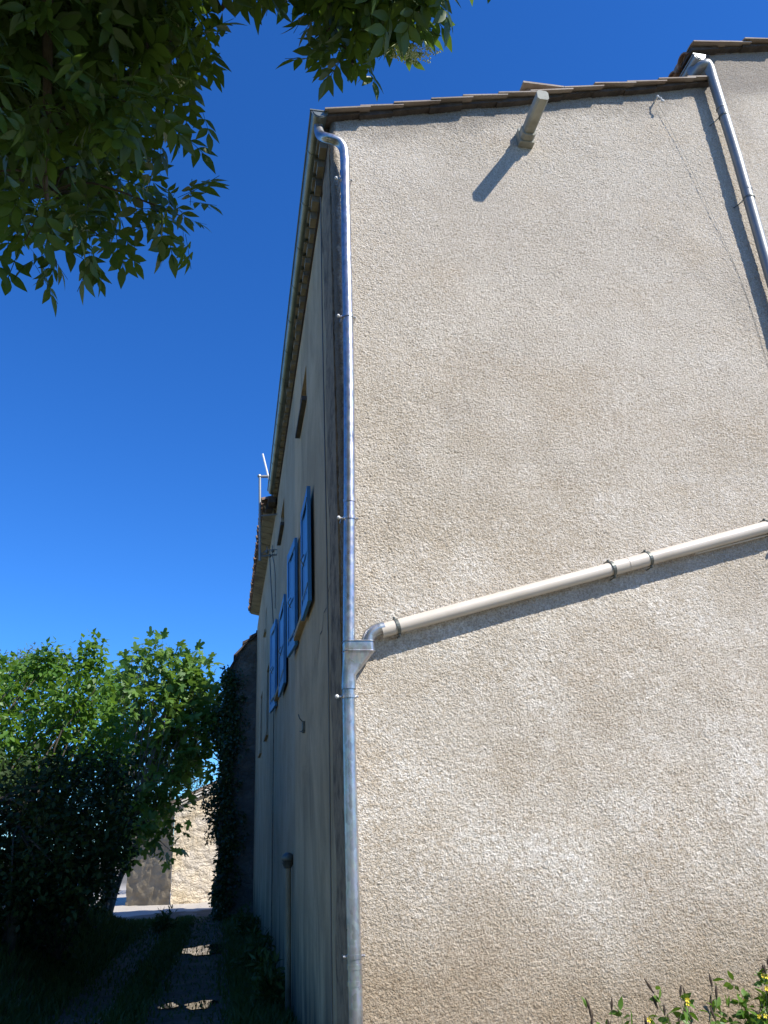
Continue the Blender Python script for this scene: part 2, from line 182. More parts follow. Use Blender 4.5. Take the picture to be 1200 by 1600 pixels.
MUL=[(-3.56,15.31,4.47),(-2.59,16.21,3.0),(-2.75,16.12,3.24),(-4.01,15.09,3.97),(-2.29,16.74,3.21),(-3.21,14.78,4.44),(-2.0,15.0,3.97),(-4.29,16.01,4.29),(-2.07,13.85,4.34),(-3.29,13.92,4.57),(-4.55,15.52,3.37),(-2.38,13.64,4.31),(-2.89,14.58,4.57),(-2.68,15.69,4.34),(-1.75,14.36,3.23),(-4.33,15.32,4.63),(-3.77,15.64,3.04),(-3.75,16.58,3.66),(-3.66,16.36,3.81),(-2.07,14.07,3.73),(-3.04,15.32,4.31),(-1.82,13.74,3.18),(-3.73,14.48,2.84),(-3.77,15.62,3.38),(-4.48,15.6,4.37),(-2.63,15.49,3.73),(-3.96,15.51,4.46),(-1.87,14.78,3.45),(-3.11,15.77,3.97),(-3.74,16.35,4.91),(-3.46,13.78,4.26),(-2.41,14.83,4.16),(-3.82,14.61,3.61),(-3.97,14.59,3.3),(-2.74,15.0,3.9),(-4.06,16.2,4.43),(-3.28,14.65,4.33),(-4.1,16.57,3.84),(-2.82,14.2,2.83),(-2.46,15.51,3.5),(-3.99,13.66,2.82),(-4.51,14.65,4.52),(-3.96,14.44,3.79),(-2.42,16.41,3.45),(-3.08,13.73,3.87),(-2.94,15.38,3.5),(-2.29,15.77,3.54),(-3.65,15.38,4.67),(-2.4,16.77,4.52),(-2.49,14.69,3.39),(-4.07,14.32,4.62),(-3.25,15.96,4.16),(-3.54,13.78,3.18),(-4.11,14.61,3.47),(-3.08,14.07,3.08),(-2.72,13.53,4.14),(-2.39,14.33,3.98),(-3.59,15.45,3.88),(-2.23,14.12,4.34),(-2.51,14.06,4.0),(-2.41,16.11,3.27),(-4.01,14.75,3.01),(-4.1,14.48,3.17),(-3.43,16.03,4.06),(-3.03,16.56,4.74),(-4.3,16.6,3.22),(-3.17,15.62,3.2),(-4.57,16.46,3.04),(-3.41,14.78,4.19),(-4.03,15.2,4.4),(-2.96,15.38,3.25),(-3.03,14.88,3.45),(-3.79,15.57,4.53),(-3.94,15.18,3.52),(-2.49,15.41,3.95),(-2.76,14.67,3.6),(-3.25,13.54,2.7),(-3.3,15.9,4.93),(-3.82,16.29,4.2),(-3.16,16.55,4.7),(-2.99,15.82,3.95),(-3.42,14.01,4.48),(-2.94,14.15,4.01),(-3.07,14.28,3.62),(-2.92,16.13,3.33),(-1.92,13.61,3.49),(-4.27,15.15,4.41),(-5.02,16.77,4.97),(-2.26,14.11,3.2),(-3.61,16.06,2.97),(-4.48,14.77,4.28),(-2.74,16.29,2.98),(-3.01,14.61,4.46),(-3.74,15.75,3.5),(-4.55,15.3,4.14),(-3.75,16.69,3.47),(-2.47,15.17,3.58),(-2.04,14.4,2.88),(-3.49,16.21,3.47),(-4.18,14.98,3.12),(-2.41,15.56,4.35),(-2.69,13.96,3.84),(-3.92,15.81,4.99),(-4.47,15.97,4.3),(-3.57,15.27,2.99),(-3.76,16.71,4.23),(-4.31,14.54,3.59),(-4.43,15.26,3.82),(-3.57,16.39,3.64),(-4.06,16.55,3.7),(-2.09,13.97,3.57),(-2.98,16.58,5.06),(-3.05,15.42,3.08),(-3.87,16.03,4.43),(-4.5,16.01,3.91),(-3.99,16.63,4.15),(-3.76,14.08,4.63),(-3.92,13.64,3.86),(-1.88,14.92,2.94),(-2.63,13.94,4.49),(-3.41,16.08,3.73),(-2.89,15.36,3.05),(-3.55,16.69,3.19),(-3.29,13.75,3.51),(-3.27,16.32,3.78),(-2.9,14.45,3.22),(-2.54,15.55,3.82),(-4.1,15.0,4.27),(-4.61,14.98,4.73),(-4.23,14.2,3.79),(-3.79,15.96,3.2),(-3.67,14.3,4.57),(-2.47,13.54,3.32),(-4.6,16.33,3.5),(-4.13,14.54,2.95),(-3.73,13.51,4.47),(-2.89,15.24,4.25),(-3.18,14.85,4.64),(-2.88,15.97,3.43),(-4.29,15.72,3.78),(-2.66,14.27,2.81),(-3.68,14.58,2.92),(-2.5,16.08,4.21),(-3.67,14.14,3.69),(-2.58,15.25,4.42),(-2.04,13.73,4.19),(-4.7,15.92,3.59),(-3.81,15.35,4.16),(-2.39,16.47,4.32),(-3.53,13.98,3.05),(-2.3,14.17,3.1),(-4.39,16.68,3.44),(-1.96,16.42,3.14),(-4.35,16.18,4.73),(-2.72,14.88,3.73),(-2.76,14.93,4.06),(-3.09,14.02,2.97),(-4.53,15.44,4.45),(-2.21,14.45,3.53),(-1.99,16.53,3.33),(-3.62,14.15,3.8),(-2.69,15.73,3.35),(-2.96,14.16,2.79),(-2.45,14.21,3.76),(-4.09,15.36,2.98),(-2.52,13.72,4.09),(-4.43,15.42,4.03),(-4.25,16.41,4.84),(-2.94,16.79,3.78),(-4.18,14.16,4.61),(-2.92,16.33,3.07),(-2.37,15.74,3.09),(-3.42,14.64,3.48),(-1.72,13.5,3.55),(-3.6,16.62,3.02),(-3.36,16.25,4.02),(-4.08,15.78,4.31),(-3.85,14.37,3.07),(-2.09,15.72,3.72),(-3.41,16.61,3.93),(-3.27,15.12,4.27),(-2.88,14.97,3.34),(-2.24,16.18,3.37),(-3.39,15.21,4.77),(-4.11,14.99,4.4),(-3.73,14.13,3.28),(-3.45,15.47,3.85),(-2.42,14.5,4.55),(-1.98,14.36,3.75),(-4.3,14.7,4.6),(-4.54,15.24,3.83),(-3.66,13.87,2.72),(-4.33,14.96,3.58),(-3.79,16.31,3.45),(-3.35,13.55,3.56),(-1.95,14.03,3.4),(-3.59,14.57,3.17),(-3.48,14.96,2.82),(-3.74,16.39,3.18),(-3.49,16.79,4.67),(-2.43,15.54,4.76),(-4.67,16.8,4.28),(-4.17,14.44,4.38),(-2.66,14.93,3.06),(-4.01,14.14,2.77),(-4.13,15.09,4.63),(-2.47,15.16,3.05),(-4.19,15.67,3.87),(-4.66,15.68,4.62),(-3.83,15.1,3.6),(-3.41,16.13,3.33),(-3.55,14.21,3.31),(-2.08,16.32,3.25),(-3.37,15.64,4.2),(-2.36,16.64,4.64),(-3.31,14.41,3.1),(-2.54,14.71,3.96),(-2.78,13.92,3.93),(-2.44,15.24,4.41),(-1.83,14.79,3.61),(-1.43,11.62,1.59),(-2.94,10.98,1.2),(-3.42,12.99,1.5),(-1.47,11.1,1.66),(-2.39,12.24,1.87),(-2.66,12.07,1.42),(-2.16,12.31,1.14),(-3.04,12.61,1.13),(-3.31,12.36,2.72),(-1.9,13.02,2.3),(-2.82,12.06,1.78),(-2.49,11.51,1.18),(-3.28,12.85,1.98),(-3.3,11.8,1.88),(-3.06,12.62,2.36),(-1.87,11.49,2.23),(-1.91,12.62,1.91),(-1.89,11.9,1.49),(-2.84,12.15,1.35),(-1.42,11.06,2.08),(-2.95,10.99,1.81),(-3.36,12.73,2.21),(-2.94,13.06,2.79),(-2.14,10.83,2.36),(-2.02,10.97,1.55),(-3.63,12.86,2.0),(-2.77,11.83,1.66),(-3.01,12.66,2.75),(-1.58,12.29,1.51),(-2.18,11.4,1.38),(-3.02,11.93,2.16),(-2.88,11.61,1.23),(-3.38,12.79,2.04),(-1.91,12.6,2.74),(-2.82,12.27,1.91),(-2.69,12.32,1.62),(-1.88,12.3,1.25),(-2.85,11.59,1.88),(-2.85,11.35,1.49),(-1.28,10.86,2.06),(-2.48,11.0,1.37),(-2.09,12.73,1.42),(-2.89,11.93,1.37),(-3.03,12.45,1.68),(-1.53,11.96,2.57),(-2.44,12.02,1.66),(-3.0,12.12,2.78),(-1.79,11.84,2.11),(-2.33,12.03,2.63),(-3.65,13.1,2.65),(-3.74,12.88,2.71),(-2.37,10.84,2.04),(-3.01,11.35,1.65),(-2.17,11.47,2.48),(-3.32,11.82,2.07),(-2.84,11.92,1.98),(-1.87,12.06,1.8),(-2.42,11.36,1.51),(-3.31,12.74,1.36),(-3.23,11.69,1.69),(-2.11,11.67,2.5),(-2.05,12.82,1.66),(-2.29,11.07,1.31),(-2.45,11.26,2.2),(-1.77,13.11,1.83),(-1.99,11.69,1.67),(-3.07,13.15,2.17),(-2.4,12.0,2.07),(-3.19,11.85,1.44),(-1.73,12.43,2.7),(-2.25,11.45,1.54),(-2.66,12.43,1.91),(-1.5,12.85,1.7),(-2.58,11.33,1.17),(-2.36,11.85,2.19),(-1.8,12.2,1.17),(-2.57,12.7,1.42),(-1.53,11.16,1.28),(-2.26,11.8,1.75),(-1.46,12.04,2.72),(-2.84,12.86,2.02),(-3.32,12.99,2.5),(-2.56,12.13,2.61),(-1.68,12.0,1.72),(-1.93,10.92,1.8),(-3.51,12.89,2.36),(-2.15,11.45,2.24),(-1.71,13.05,1.33),(-2.76,12.07,2.49),(-2.19,13.17,2.81),(-1.71,12.3,2.13),(-2.58,12.35,2.81),(-2.87,12.62,1.5),(-1.75,12.78,1.58),(-2.12,11.47,1.87),(-3.61,12.98,2.24),(-2.62,11.71,1.82),(-2.12,10.83,1.93),(-3.24,12.2,2.42),(-2.02,11.0,2.31),(-1.67,11.55,2.33),(-2.48,11.86,2.15),(-2.17,11.93,2.18),(-1.65,11.98,2.46),(-1.89,11.83,2.01),(-2.43,11.78,1.58),(-3.23,12.42,1.83),(-2.86,10.9,1.27),(-1.97,11.6,1.28),(-2.73,10.8,2.43),(-1.42,11.58,2.23),(-1.87,10.86,2.06),(-2.82,12.12,2.61),(-1.69,10.8,1.2),(-2.39,12.31,1.65),(-2.09,12.51,1.84),(-1.72,11.83,1.97),(-1.78,11.92,1.52),(-1.74,11.27,2.29),(-2.56,13.03,2.83),(-3.15,12.45,1.29),(-2.12,12.71,2.52),(-3.07,12.68,1.81),(-3.07,12.88,1.47),(-3.21,12.71,2.08),(-2.28,12.33,2.69),(-2.1,12.26,2.4),(-3.56,12.66,2.82),(-1.52,11.16,1.9),(-2.36,10.87,2.29),(-3.32,13.16,1.63),(-2.15,11.64,1.28),(-2.32,11.2,2.29),(-2.25,12.42,1.34),(-1.85,10.83,1.55),(-3.28,12.75,2.84),(-1.55,11.75,2.71),(-2.98,12.38,2.58),(-1.94,11.36,1.97),(-2.7,10.9,1.15),(-2.79,12.46,2.2),(-1.8,11.85,2.53),(-2.96,10.88,1.15),(-3.22,11.94,1.32),(-1.37,11.5,2.31),(-1.84,12.67,2.83),(-1.73,12.02,1.43),(-2.16,11.42,2.05),(-3.46,12.23,2.36),(-2.71,12.53,1.31),(-1.37,10.98,1.95),(-2.75,11.95,1.26),(-2.18,11.13,1.25),(-2.01,11.54,1.43),(-3.02,13.15,2.06),(-2.39,13.04,1.11),(-3.21,11.77,1.59),(-2.3,12.84,1.7),(-3.32,13.11,2.76),(-1.54,12.46,1.77),(-2.16,12.31,2.66),(-2.82,12.02,2.36),(-1.51,11.3,2.0),(-1.48,11.88,2.45),(-1.86,11.87,2.8),(-3.42,13.16,2.35),(-2.6,11.87,2.79),(-1.56,11.65,2.2),(-1.93,12.56,1.36),(-2.4,11.89,1.8),(-1.58,11.98,2.37),(-2.14,12.32,2.3),(-1.36,11.67,1.8),(-2.59,12.62,1.12),(-2.05,11.69,2.76),(-2.48,11.29,2.55),(-3.82,13.06,2.88),(-2.95,12.42,1.58),(-2.0,12.09,1.17),(-3.76,13.13,2.29),(-2.9,11.54,2.23),(-2.0,12.39,1.29),(-3.56,13.11,2.14),(-2.32,10.81,1.7),(-2.29,12.17,2.82),(-2.98,10.94,1.96),(-3.75,13.01,2.61),(-2.89,12.98,1.71),(-1.6,12.49,1.87),(-1.8,12.34,1.3),(-2.35,14.0,4.95),(-2.33,14.0,4.87),(-2.33,14.0,4.79),(-2.32,14.0,4.72),(-2.32,14.0,4.64),(-2.32,14.0,4.56),(-2.93,14.0,4.79),(-2.92,14.0,4.72),(-2.92,14.0,4.64),(-2.92,14.0,4.57),(-3.17,14.0,4.71),(-3.16,14.0,4.63),(-3.13,14.0,4.56)]
PALE=[(-4.32,19.26,5.63),(-4.72,19.05,5.48),(-4.3,20.41,6.02),(-3.76,19.27,5.48),(-5.29,20.32,5.68),(-4.67,20.11,5.85),(-5.02,19.71,5.68),(-4.38,20.04,5.8),(-4.77,19.34,5.74),(-4.54,19.49,5.96),(-4.76,19.89,5.97),(-4.75,19.65,5.65),(-4.3,19.98,6.05),(-4.66,20.41,5.99),(-3.69,19.02,5.56),(-4.56,19.65,6.12),(-4.91,19.39,5.81),(-4.23,20.06,5.83),(-4.95,20.2,6.11),(-5.27,20.07,5.81),(-4.08,20.08,5.95),(-5.29,20.43,6.1),(-4.19,19.61,5.56),(-3.93,20.33,6.09),(-3.74,19.6,5.83),(-4.59,19.4,5.5)]
# ------------------------------------------------------------------ materials
def mat_render():
    t=NT('rough_cream_render'); z=t.xyz()
    big=t.noise(.75,4,.6); med=t.noise(3.2,4,.6); fine=t.noise(85,3,.65); grain=t.noise(150,2,.6)
    c=t.mix(t.ramp(big,[(.35,0),(.65,1)]),(.53,.465,.375),(.62,.555,.46))
    band=t.noise(.9,5,.62,t.map((.28,1,1.5)),.3)
    c=t.mix(t.math('MULTIPLY',t.ramp(band,[(.5,0),(.7,1)]),.38),c,(.50,.40,.28))
    # pale worn patches: strongest on the lower half
    low=t.math('MULTIPLY',t.step(z[2],6.2,2.2),t.ramp(t.math('ADD',t.math('MULTIPLY',med,.5),t.math('MULTIPLY',big,.5)),[(.42,0),(.6,1)]))
    wm=t.math('MULTIPLY',t.math('ADD',low,.12),t.ramp(t.noise(26,3,.7),[(.38,0),(.58,1)]))
    c=t.mix(t.math('MULTIPLY',wm,.8),c,(.86,.82,.75))
    # ochre brushed patches
    c=t.mix(t.math('MULTIPLY',t.ramp(t.noise(1.3,3,.6,t.map((1,1,1.6))),[(.52,0),(.78,1)]),.35),c,(.52,.41,.28))
    fleck=t.ramp(t.noise(44,4,.75),[(.50,0),(.60,1)])
    c=t.mix(t.math('MULTIPLY',fleck,.34),c,(.84,.80,.73)); c=t.mix(t.math('MULTIPLY',t.ramp(t.noise(33,4,.75),[(.54,0),(.64,1)]),.34),c,(.36,.30,.235))
    # brown damp band near the ground
    nb=t.math('ADD',z[2],t.math('MULTIPLY',t.noise(1.6,4),-1.5))
    c=t.mix(t.math('MULTIPLY',t.step(nb,.75,-.05),.85),c,(.40,.31,.21))
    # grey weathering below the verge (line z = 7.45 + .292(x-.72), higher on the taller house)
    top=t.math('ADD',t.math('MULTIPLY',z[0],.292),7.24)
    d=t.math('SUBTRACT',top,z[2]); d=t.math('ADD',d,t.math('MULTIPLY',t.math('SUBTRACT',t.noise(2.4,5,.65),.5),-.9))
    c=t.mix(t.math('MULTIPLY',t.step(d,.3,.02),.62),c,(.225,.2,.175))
    c=t.mix(t.math('MULTIPLY',t.ramp(t.noise(.9,5,.7,t.map((1.2,1,.7))),[(.6,0),(.72,1)]),.28),c,(.28,.25,.22))
    # vertical dirt runs
    c=t.mix(t.math('MULTIPLY',t.ramp(t.noise(4,4,.6,t.map((1.6,1,.13))),[(.56,0),(.78,1)]),.15),c,(.38,.33,.27))
    c=t.mix(t.ramp(fine,[(.34,.9),(.60,0)]),c,t.mix(1,c,(.56,.52,.47),'MULTIPLY'))
    # dirt plus the corner pipe's shadow, painted on the strip beside it
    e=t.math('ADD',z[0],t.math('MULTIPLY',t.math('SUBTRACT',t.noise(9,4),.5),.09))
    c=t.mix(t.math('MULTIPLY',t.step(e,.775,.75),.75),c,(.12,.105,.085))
    t.col(c); t.set(Roughness=.95); t.b.inputs['Specular IOR Level'].default_value=.15
    t.bump(t.math('ADD',grain,t.math('MULTIPLY',t.noise(95,3,.6),1.6)),1.0,.0065); return t.m
def mat_side():
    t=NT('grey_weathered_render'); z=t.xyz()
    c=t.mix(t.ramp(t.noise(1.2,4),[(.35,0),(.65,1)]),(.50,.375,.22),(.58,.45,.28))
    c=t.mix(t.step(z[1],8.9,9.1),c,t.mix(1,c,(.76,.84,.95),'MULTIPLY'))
    st=t.noise(2.0,7,.75,t.map((1,.55,.38)),.6)
    c=t.mix(t.math('MULTIPLY',t.ramp(st,[(.44,0),(.68,1)]),.6),c,(.22,.165,.10))
    c=t.mix(t.math('MULTIPLY',t.ramp(t.noise(2.4,6,.7,t.map((1,.8,.12)),.5),[(.60,0),(.70,1)]),.45),c,(.085,.07,.05))
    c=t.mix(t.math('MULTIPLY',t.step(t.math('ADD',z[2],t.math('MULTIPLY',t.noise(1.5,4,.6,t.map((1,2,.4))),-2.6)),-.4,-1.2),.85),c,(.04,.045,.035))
    t.col(c); t.set(Roughness=.95); t.bump(t.noise(40,5,.7),.8,.02); return t.m
M={}
M['render']=mat_render(); M['side']=mat_side()
M['strip']=simple('dark_rough_corner_render',(.21,.155,.095),(.36,.27,.17),14,.95,1.0,50,dist=.015,dirt=(.09,.065,.04))
def mat_zinc():
    t=NT('galvanised_zinc'); v=t.vor(55,t.map((1,1,.5)),out=1); n=t.noise(7,5,.65)
    c=t.mix(.22,(.36,.38,.40),v); c=t.mix(t.math('MULTIPLY',t.ramp(n,[(.5,0),(.68,1)]),.6),c,(.22,.23,.23))
    c=t.mix(t.math('MULTIPLY',t.ramp(t.noise(5,4,.6,t.map((3,3,.3))),[(.56,0),(.7,1)]),.35),c,(.3,.29,.27))
    hsv=t.n.new('ShaderNodeHueSaturation'); hsv.inputs['Saturation'].default_value=.25; t.l.new(c,hsv.inputs['Color'])
    t.col(hsv.outputs[0]); t.set(Metallic=.85,Roughness=t.ramp(t.noise(16,4),[(.3,.27),(.7,.42)])); t.bump(t.noise(22,3),.12,.004); return t.m
M['zinc']=mat_zinc()
M['zincgreen']=simple('zinc_green_reflection',(.16,.18,.155),(.25,.27,.24),4,.36,.12,20,metal=.6,dist=.004,dirt=(.11,.115,.09))  # dark green tree reflections put into the gutter colour
M['zincdull']=simple('dull_grey_painted_pipe',(.22,.235,.235),(.31,.32,.31),5,.42,.1,25,metal=.35,dist=.004,dirt=(.27,.27,.26))
M['pvc']=simple('sand_beige_plastic',(.56,.495,.41),(.62,.55,.465),3,.42,.05,40,dist=.002,dirt=(.44,.375,.30))
M['steel']=simple('dark_clip_steel',(.10,.11,.10),(.18,.19,.17),20,.5,.1,60,metal=.6,dist=.002)
M['screw']=simple('white_screw_cap',(.62,.61,.58),(.75,.74,.7),20,.5,0)
M['tile']=simple('weathered_clay_tile',(.17,.10,.07),(.34,.23,.16),3,.9,.5,40,dirt=(.10,.085,.07))
M['tiletop']=simple('lichen_grey_tile',(.22,.16,.12),(.40,.34,.28),2.5,.9,.4,40,dirt=(.16,.14,.12))
M['mortar']=simple('dark_verge_mortar',(.045,.035,.03),(.10,.08,.065),9,.95,.7,40,dist=.02)  # verge mortar darkened to deepen the shade below the tiles
M['soffit']=simple('pale_tile_soffit',(.24,.21,.155),(.33,.29,.22),6,.9,.4,40,dirt=(.13,.11,.09))
M['duct']=simple('grey_green_fibre_cement',(.30,.30,.25),(.38,.375,.32),7,.85,.2,60,dirt=(.2,.19,.15))
M['blue']=simple('sky_blue_shutter_paint',(.045,.20,.44),(.06,.25,.52),5,.5,.12,30,dist=.003,dirt=(.04,.16,.36))
M['darkgrey']=simple('dark_stone',(.05,.048,.042),(.09,.085,.075),8,.9,.3,40)  # dark even tone for the attic sills and the crack
M['bark']=simple('brown_grey_bark',(.045,.037,.028),(.10,.085,.065),12,.95,.8,35,dist=.01)
M['barkpale']=simple('pale_fig_bark',(.09,.08,.065),(.17,.155,.13),9,.85,.4,35)
M['glass']=simple('dark_window_glass',(.02,.025,.03),(.03,.035,.04),3,.06,0)
M['frame']=simple('old_window_wood',(.2,.19,.17),(.3,.28,.25),9,.7,.2,30)
M['cable']=simple('grey_cable',(.16,.16,.15),(.22,.22,.2),9,.6,0)
M['white']=simple('white_enamel',(.74,.74,.73),(.8,.8,.79),3,.3,0)
M['rubber']=simple('black_rubber',(.02,.02,.02),(.03,.03,.03),9,.8,0)
M['lampred']=simple('red_lens',(.4,.02,.02),(.45,.03,.03),9,.2,0)
def mat_leaf(name,c1,c2,trans,tc,rough=.45,spec=.4):
    t=NT(name); g=t.n.new('ShaderNodeNewGeometry')
    c=t.mix(g.outputs['Random Per Island'],c1,c2); c=t.mix(t.math('MULTIPLY',t.ramp(t.noise(3,3),[(.4,0),(.65,1)]),.5),c,t.mix(1,c,(1.25,1.2,.7),'MULTIPLY'))
    t.col(c); t.set(Roughness=rough); t.b.inputs['Specular IOR Level'].default_value=spec
    tr=t.n.new('ShaderNodeBsdfTranslucent'); tr.inputs[0].default_value=(*tc,1)
    ms=t.n.new('ShaderNodeMixShader'); ms.inputs[0].default_value=trans
    t.l.new(t.b.outputs[0],ms.inputs[1]); t.l.new(tr.outputs[0],ms.inputs[2]); t.l.new(ms.outputs[0],t.out.inputs['Surface']); return t.m
M['elder']=mat_leaf('elder_leaf',(.03,.065,.012),(.055,.105,.02),.30,(.17,.28,.03))
M['fig']=mat_leaf('fig_leaf',(.06,.14,.03),(.13,.23,.055),.33,(.22,.38,.05))
M['mulb']=mat_leaf('hedge_leaf',(.045,.125,.018),(.11,.22,.035),.36,(.22,.40,.035))
M['pale']=mat_leaf('grey_green_leaf',(.12,.16,.10),(.17,.22,.14),.3,(.2,.26,.12))
M['ivy']=mat_leaf('ivy_leaf',(.018,.04,.012),(.04,.075,.02),.12,(.05,.09,.02),.3)
M['pine']=mat_leaf('dark_conifer_leaf',(.02,.045,.018),(.035,.07,.03),.1,(.04,.08,.02),.6)
M['weed']=mat_leaf('weed_leaf',(.06,.14,.02),(.11,.20,.035),.3,(.18,.32,.03))
M['grass']=mat_leaf('grass_blade',(.035,.07,.015),(.08,.12,.03),.2,(.1,.17,.02),.6)
M['flower']=simple('yellow_petal',(.75,.55,.02),(.85,.66,.03),9,.6,0)
M['umbel']=simple('greenish_cream_blossom',(.42,.48,.22),(.55,.60,.32),30,.7,0)
M['deadstalk']=simple('dark_dry_seed_stalk',(.045,.03,.02),(.08,.055,.035),20,.9,.3,60)
M['stem']=simple('green_stem',(.12,.16,.05),(.17,.2,.07),20,.7,0)

# ------------------------------------------------------------------ ground, path, puddles
def gh(x,y):
    x=np.asarray(x,float);y=np.asarray(y,float)
    bank=.52*np.clip((-x-1.95)/.7,0,1)**1.3*np.clip((23-y)/3,0,1)*np.clip((y-3)/3,0,1)
    n=(fbm(x*1.1,y*1.1,3)-.5)*.10*np.clip((-x-1.7)/1.0,.25,1)+(fbm(x*7,y*7,9)-.5)*.022
    mid=.05*np.exp(-((x+.98)/.2)**2)*(y<22)
    return (bank+n+mid)*np.clip(1.2-np.maximum(np.abs(x),np.abs(y-15))/60,0,1)
def axis(core,outer): return np.array(sorted(set([round(float(v),4) for v in list(core)+list(outer)])))
gx=axis(np.arange(-8,8,.12),[-900,-500,-250,-120,-60,-40,-25,-16,-12,-10,10,12,16,25,40,60,120,250,500,900])
gy=axis(np.arange(-2,34,.15),[-900,-400,-150,-60,-30,-15,-8,-4,36,40,46,55,70,100,160,300,600,1000])
GX,GY=np.meshgrid(gx,gy); nx=len(gx); ny=len(gy)
def gridfaces(nx,ny):
    i=np.arange((nx-1)); j=np.arange(ny-1); I,J=np.meshgrid(i,j); a=(J*nx+I).ravel()
    return np.stack([a,a+1,a+nx+1,a+nx],1)
t=NT('meadow_ground'); c=t.mix(t.ramp(t.noise(.9,5,.6),[(.4,0),(.6,1)]),(.08,.085,.03),(.24,.20,.11)); c=t.mix(t.ramp(t.noise(9,4),[(.4,0),(.65,.6)]),c,(.03,.05,.012))  # yard and left field below: out of view, paled to bounce warm light
z=t.xyz(); bounce_yard=t.math('MULTIPLY',t.step(t.math('ADD',z[0],t.math('MULTIPLY',t.noise(1.3,3),.8)),.7,1.3),t.step(z[1],4.7,4.2)); c=t.mix(t.math('MULTIPLY',bounce_yard,t.step(z[0],14,12)),c,(.21,.18,.135)); c=t.mix(t.step(z[0],-5.2,-6.2),c,(.34,.28,.16)); c=t.mix(t.step(z[1],24.0,25.0),c,(.13,.115,.09)); far=t.step(t.math('ADD',z[1],t.math('MULTIPLY',z[0],-.22)),27.0,27.6); c=t.mix(t.math('MULTIPLY',far,t.step(z[1],60,45)),c,(.42,.38,.32)); t.col(c); t.set(Roughness=.95); t.bump(t.noise(20,5),.6,.03)  # far ground painted pale in the sun, dark inside the buildings' shadow
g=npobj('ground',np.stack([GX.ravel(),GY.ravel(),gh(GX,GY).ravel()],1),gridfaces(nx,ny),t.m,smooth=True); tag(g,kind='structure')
t=NT('gravel_track'); c=t.mix(t.ramp(t.noise(2.2,5,.6),[(.35,0),(.65,1)]),(.05,.04,.025),(.12,.092,.06)); c=t.mix(t.ramp(t.vor(45),[(0,.5),(.5,0)]),c,(.17,.15,.12))
c=t.mix(t.ramp(t.noise(3.1,5,.7),[(.5,0),(.62,.9)]),c,(.05,.055,.025)); zz=t.xyz(); c=t.mix(t.step(t.math('ADD',zz[1],t.math('MULTIPLY',zz[0],-.22)),27.0,27.6),c,(.43,.39,.33))  # track painted pale beyond the shadow edge, dark before it
t.col(c); t.set(Roughness=.9); t.bump(t.math('ADD',t.vor(28),t.noise(9,5,.7)),.8,.02); M['gravel']=t.m
V=[];F=[]
for (a,b) in ((-1.95,-1.12),(-.86,.20)):
    px=np.linspace(0,1,9); py=np.arange(2,31.0,.12); U,Y=np.meshgrid(px,py)
    wob=(fbm(Y*1.6,Y*0+a*7,5)-.5)*.55; e0=a+wob; e1=b+(fbm(Y*1.9,Y*0+b*5,6)-.5)*.5
    X=e0+(e1-e0)*U; Z=gh(X,Y)+.012-(np.abs(U-.5)>.49)*.03
    base=sum(len(v) for v in V); V.append(np.stack([X.ravel(),Y.ravel(),Z.ravel()],1)); F.append(gridfaces(9,len(py))+base)
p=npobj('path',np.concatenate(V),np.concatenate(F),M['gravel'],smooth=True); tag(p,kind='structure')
t=NT('still_water'); t.col((.02,.018,.014)); t.set(Roughness=.015,IOR=1.45,Specular_IOR_Level=.9)
t.bump(t.noise(14,2,.5,t.map((1,.35,1))),.02,.01)
def puddle(cx,cy,rx,ry,seed,lab):
    rr=random.Random(seed); n=40; vs=[(cx,cy,0)]; ph=[rr.uniform(0,6.28) for _ in range(5)]
    for i in range(n):
        a=2*math.pi*i/n; k=1+.16*math.sin(2*a+ph[0])+.12*math.sin(3*a+ph[1])+.08*math.sin(5*a+ph[2])+.07*math.sin(9*a+ph[3])
        vs.append((cx+rx*k*math.cos(a),cy+ry*k*math.sin(a),0))
    zt=max(float(gh(v[0],v[1])) for v in vs)+.018; vs=[(v[0],v[1],zt) for v in vs]
    o=obj('puddle',vs,[(0,1+i,1+(i+1)%n) for i in range(n)],t.m); return tag(o,kind='structure')
puddle(-.28,16.05,.36,.85,1,''); puddle(-.22,10.55,.17,.25,2,''); puddle(-.58,10.62,.09,.2,3,''); puddle(-1.25,9.6,.12,.2,5,'')

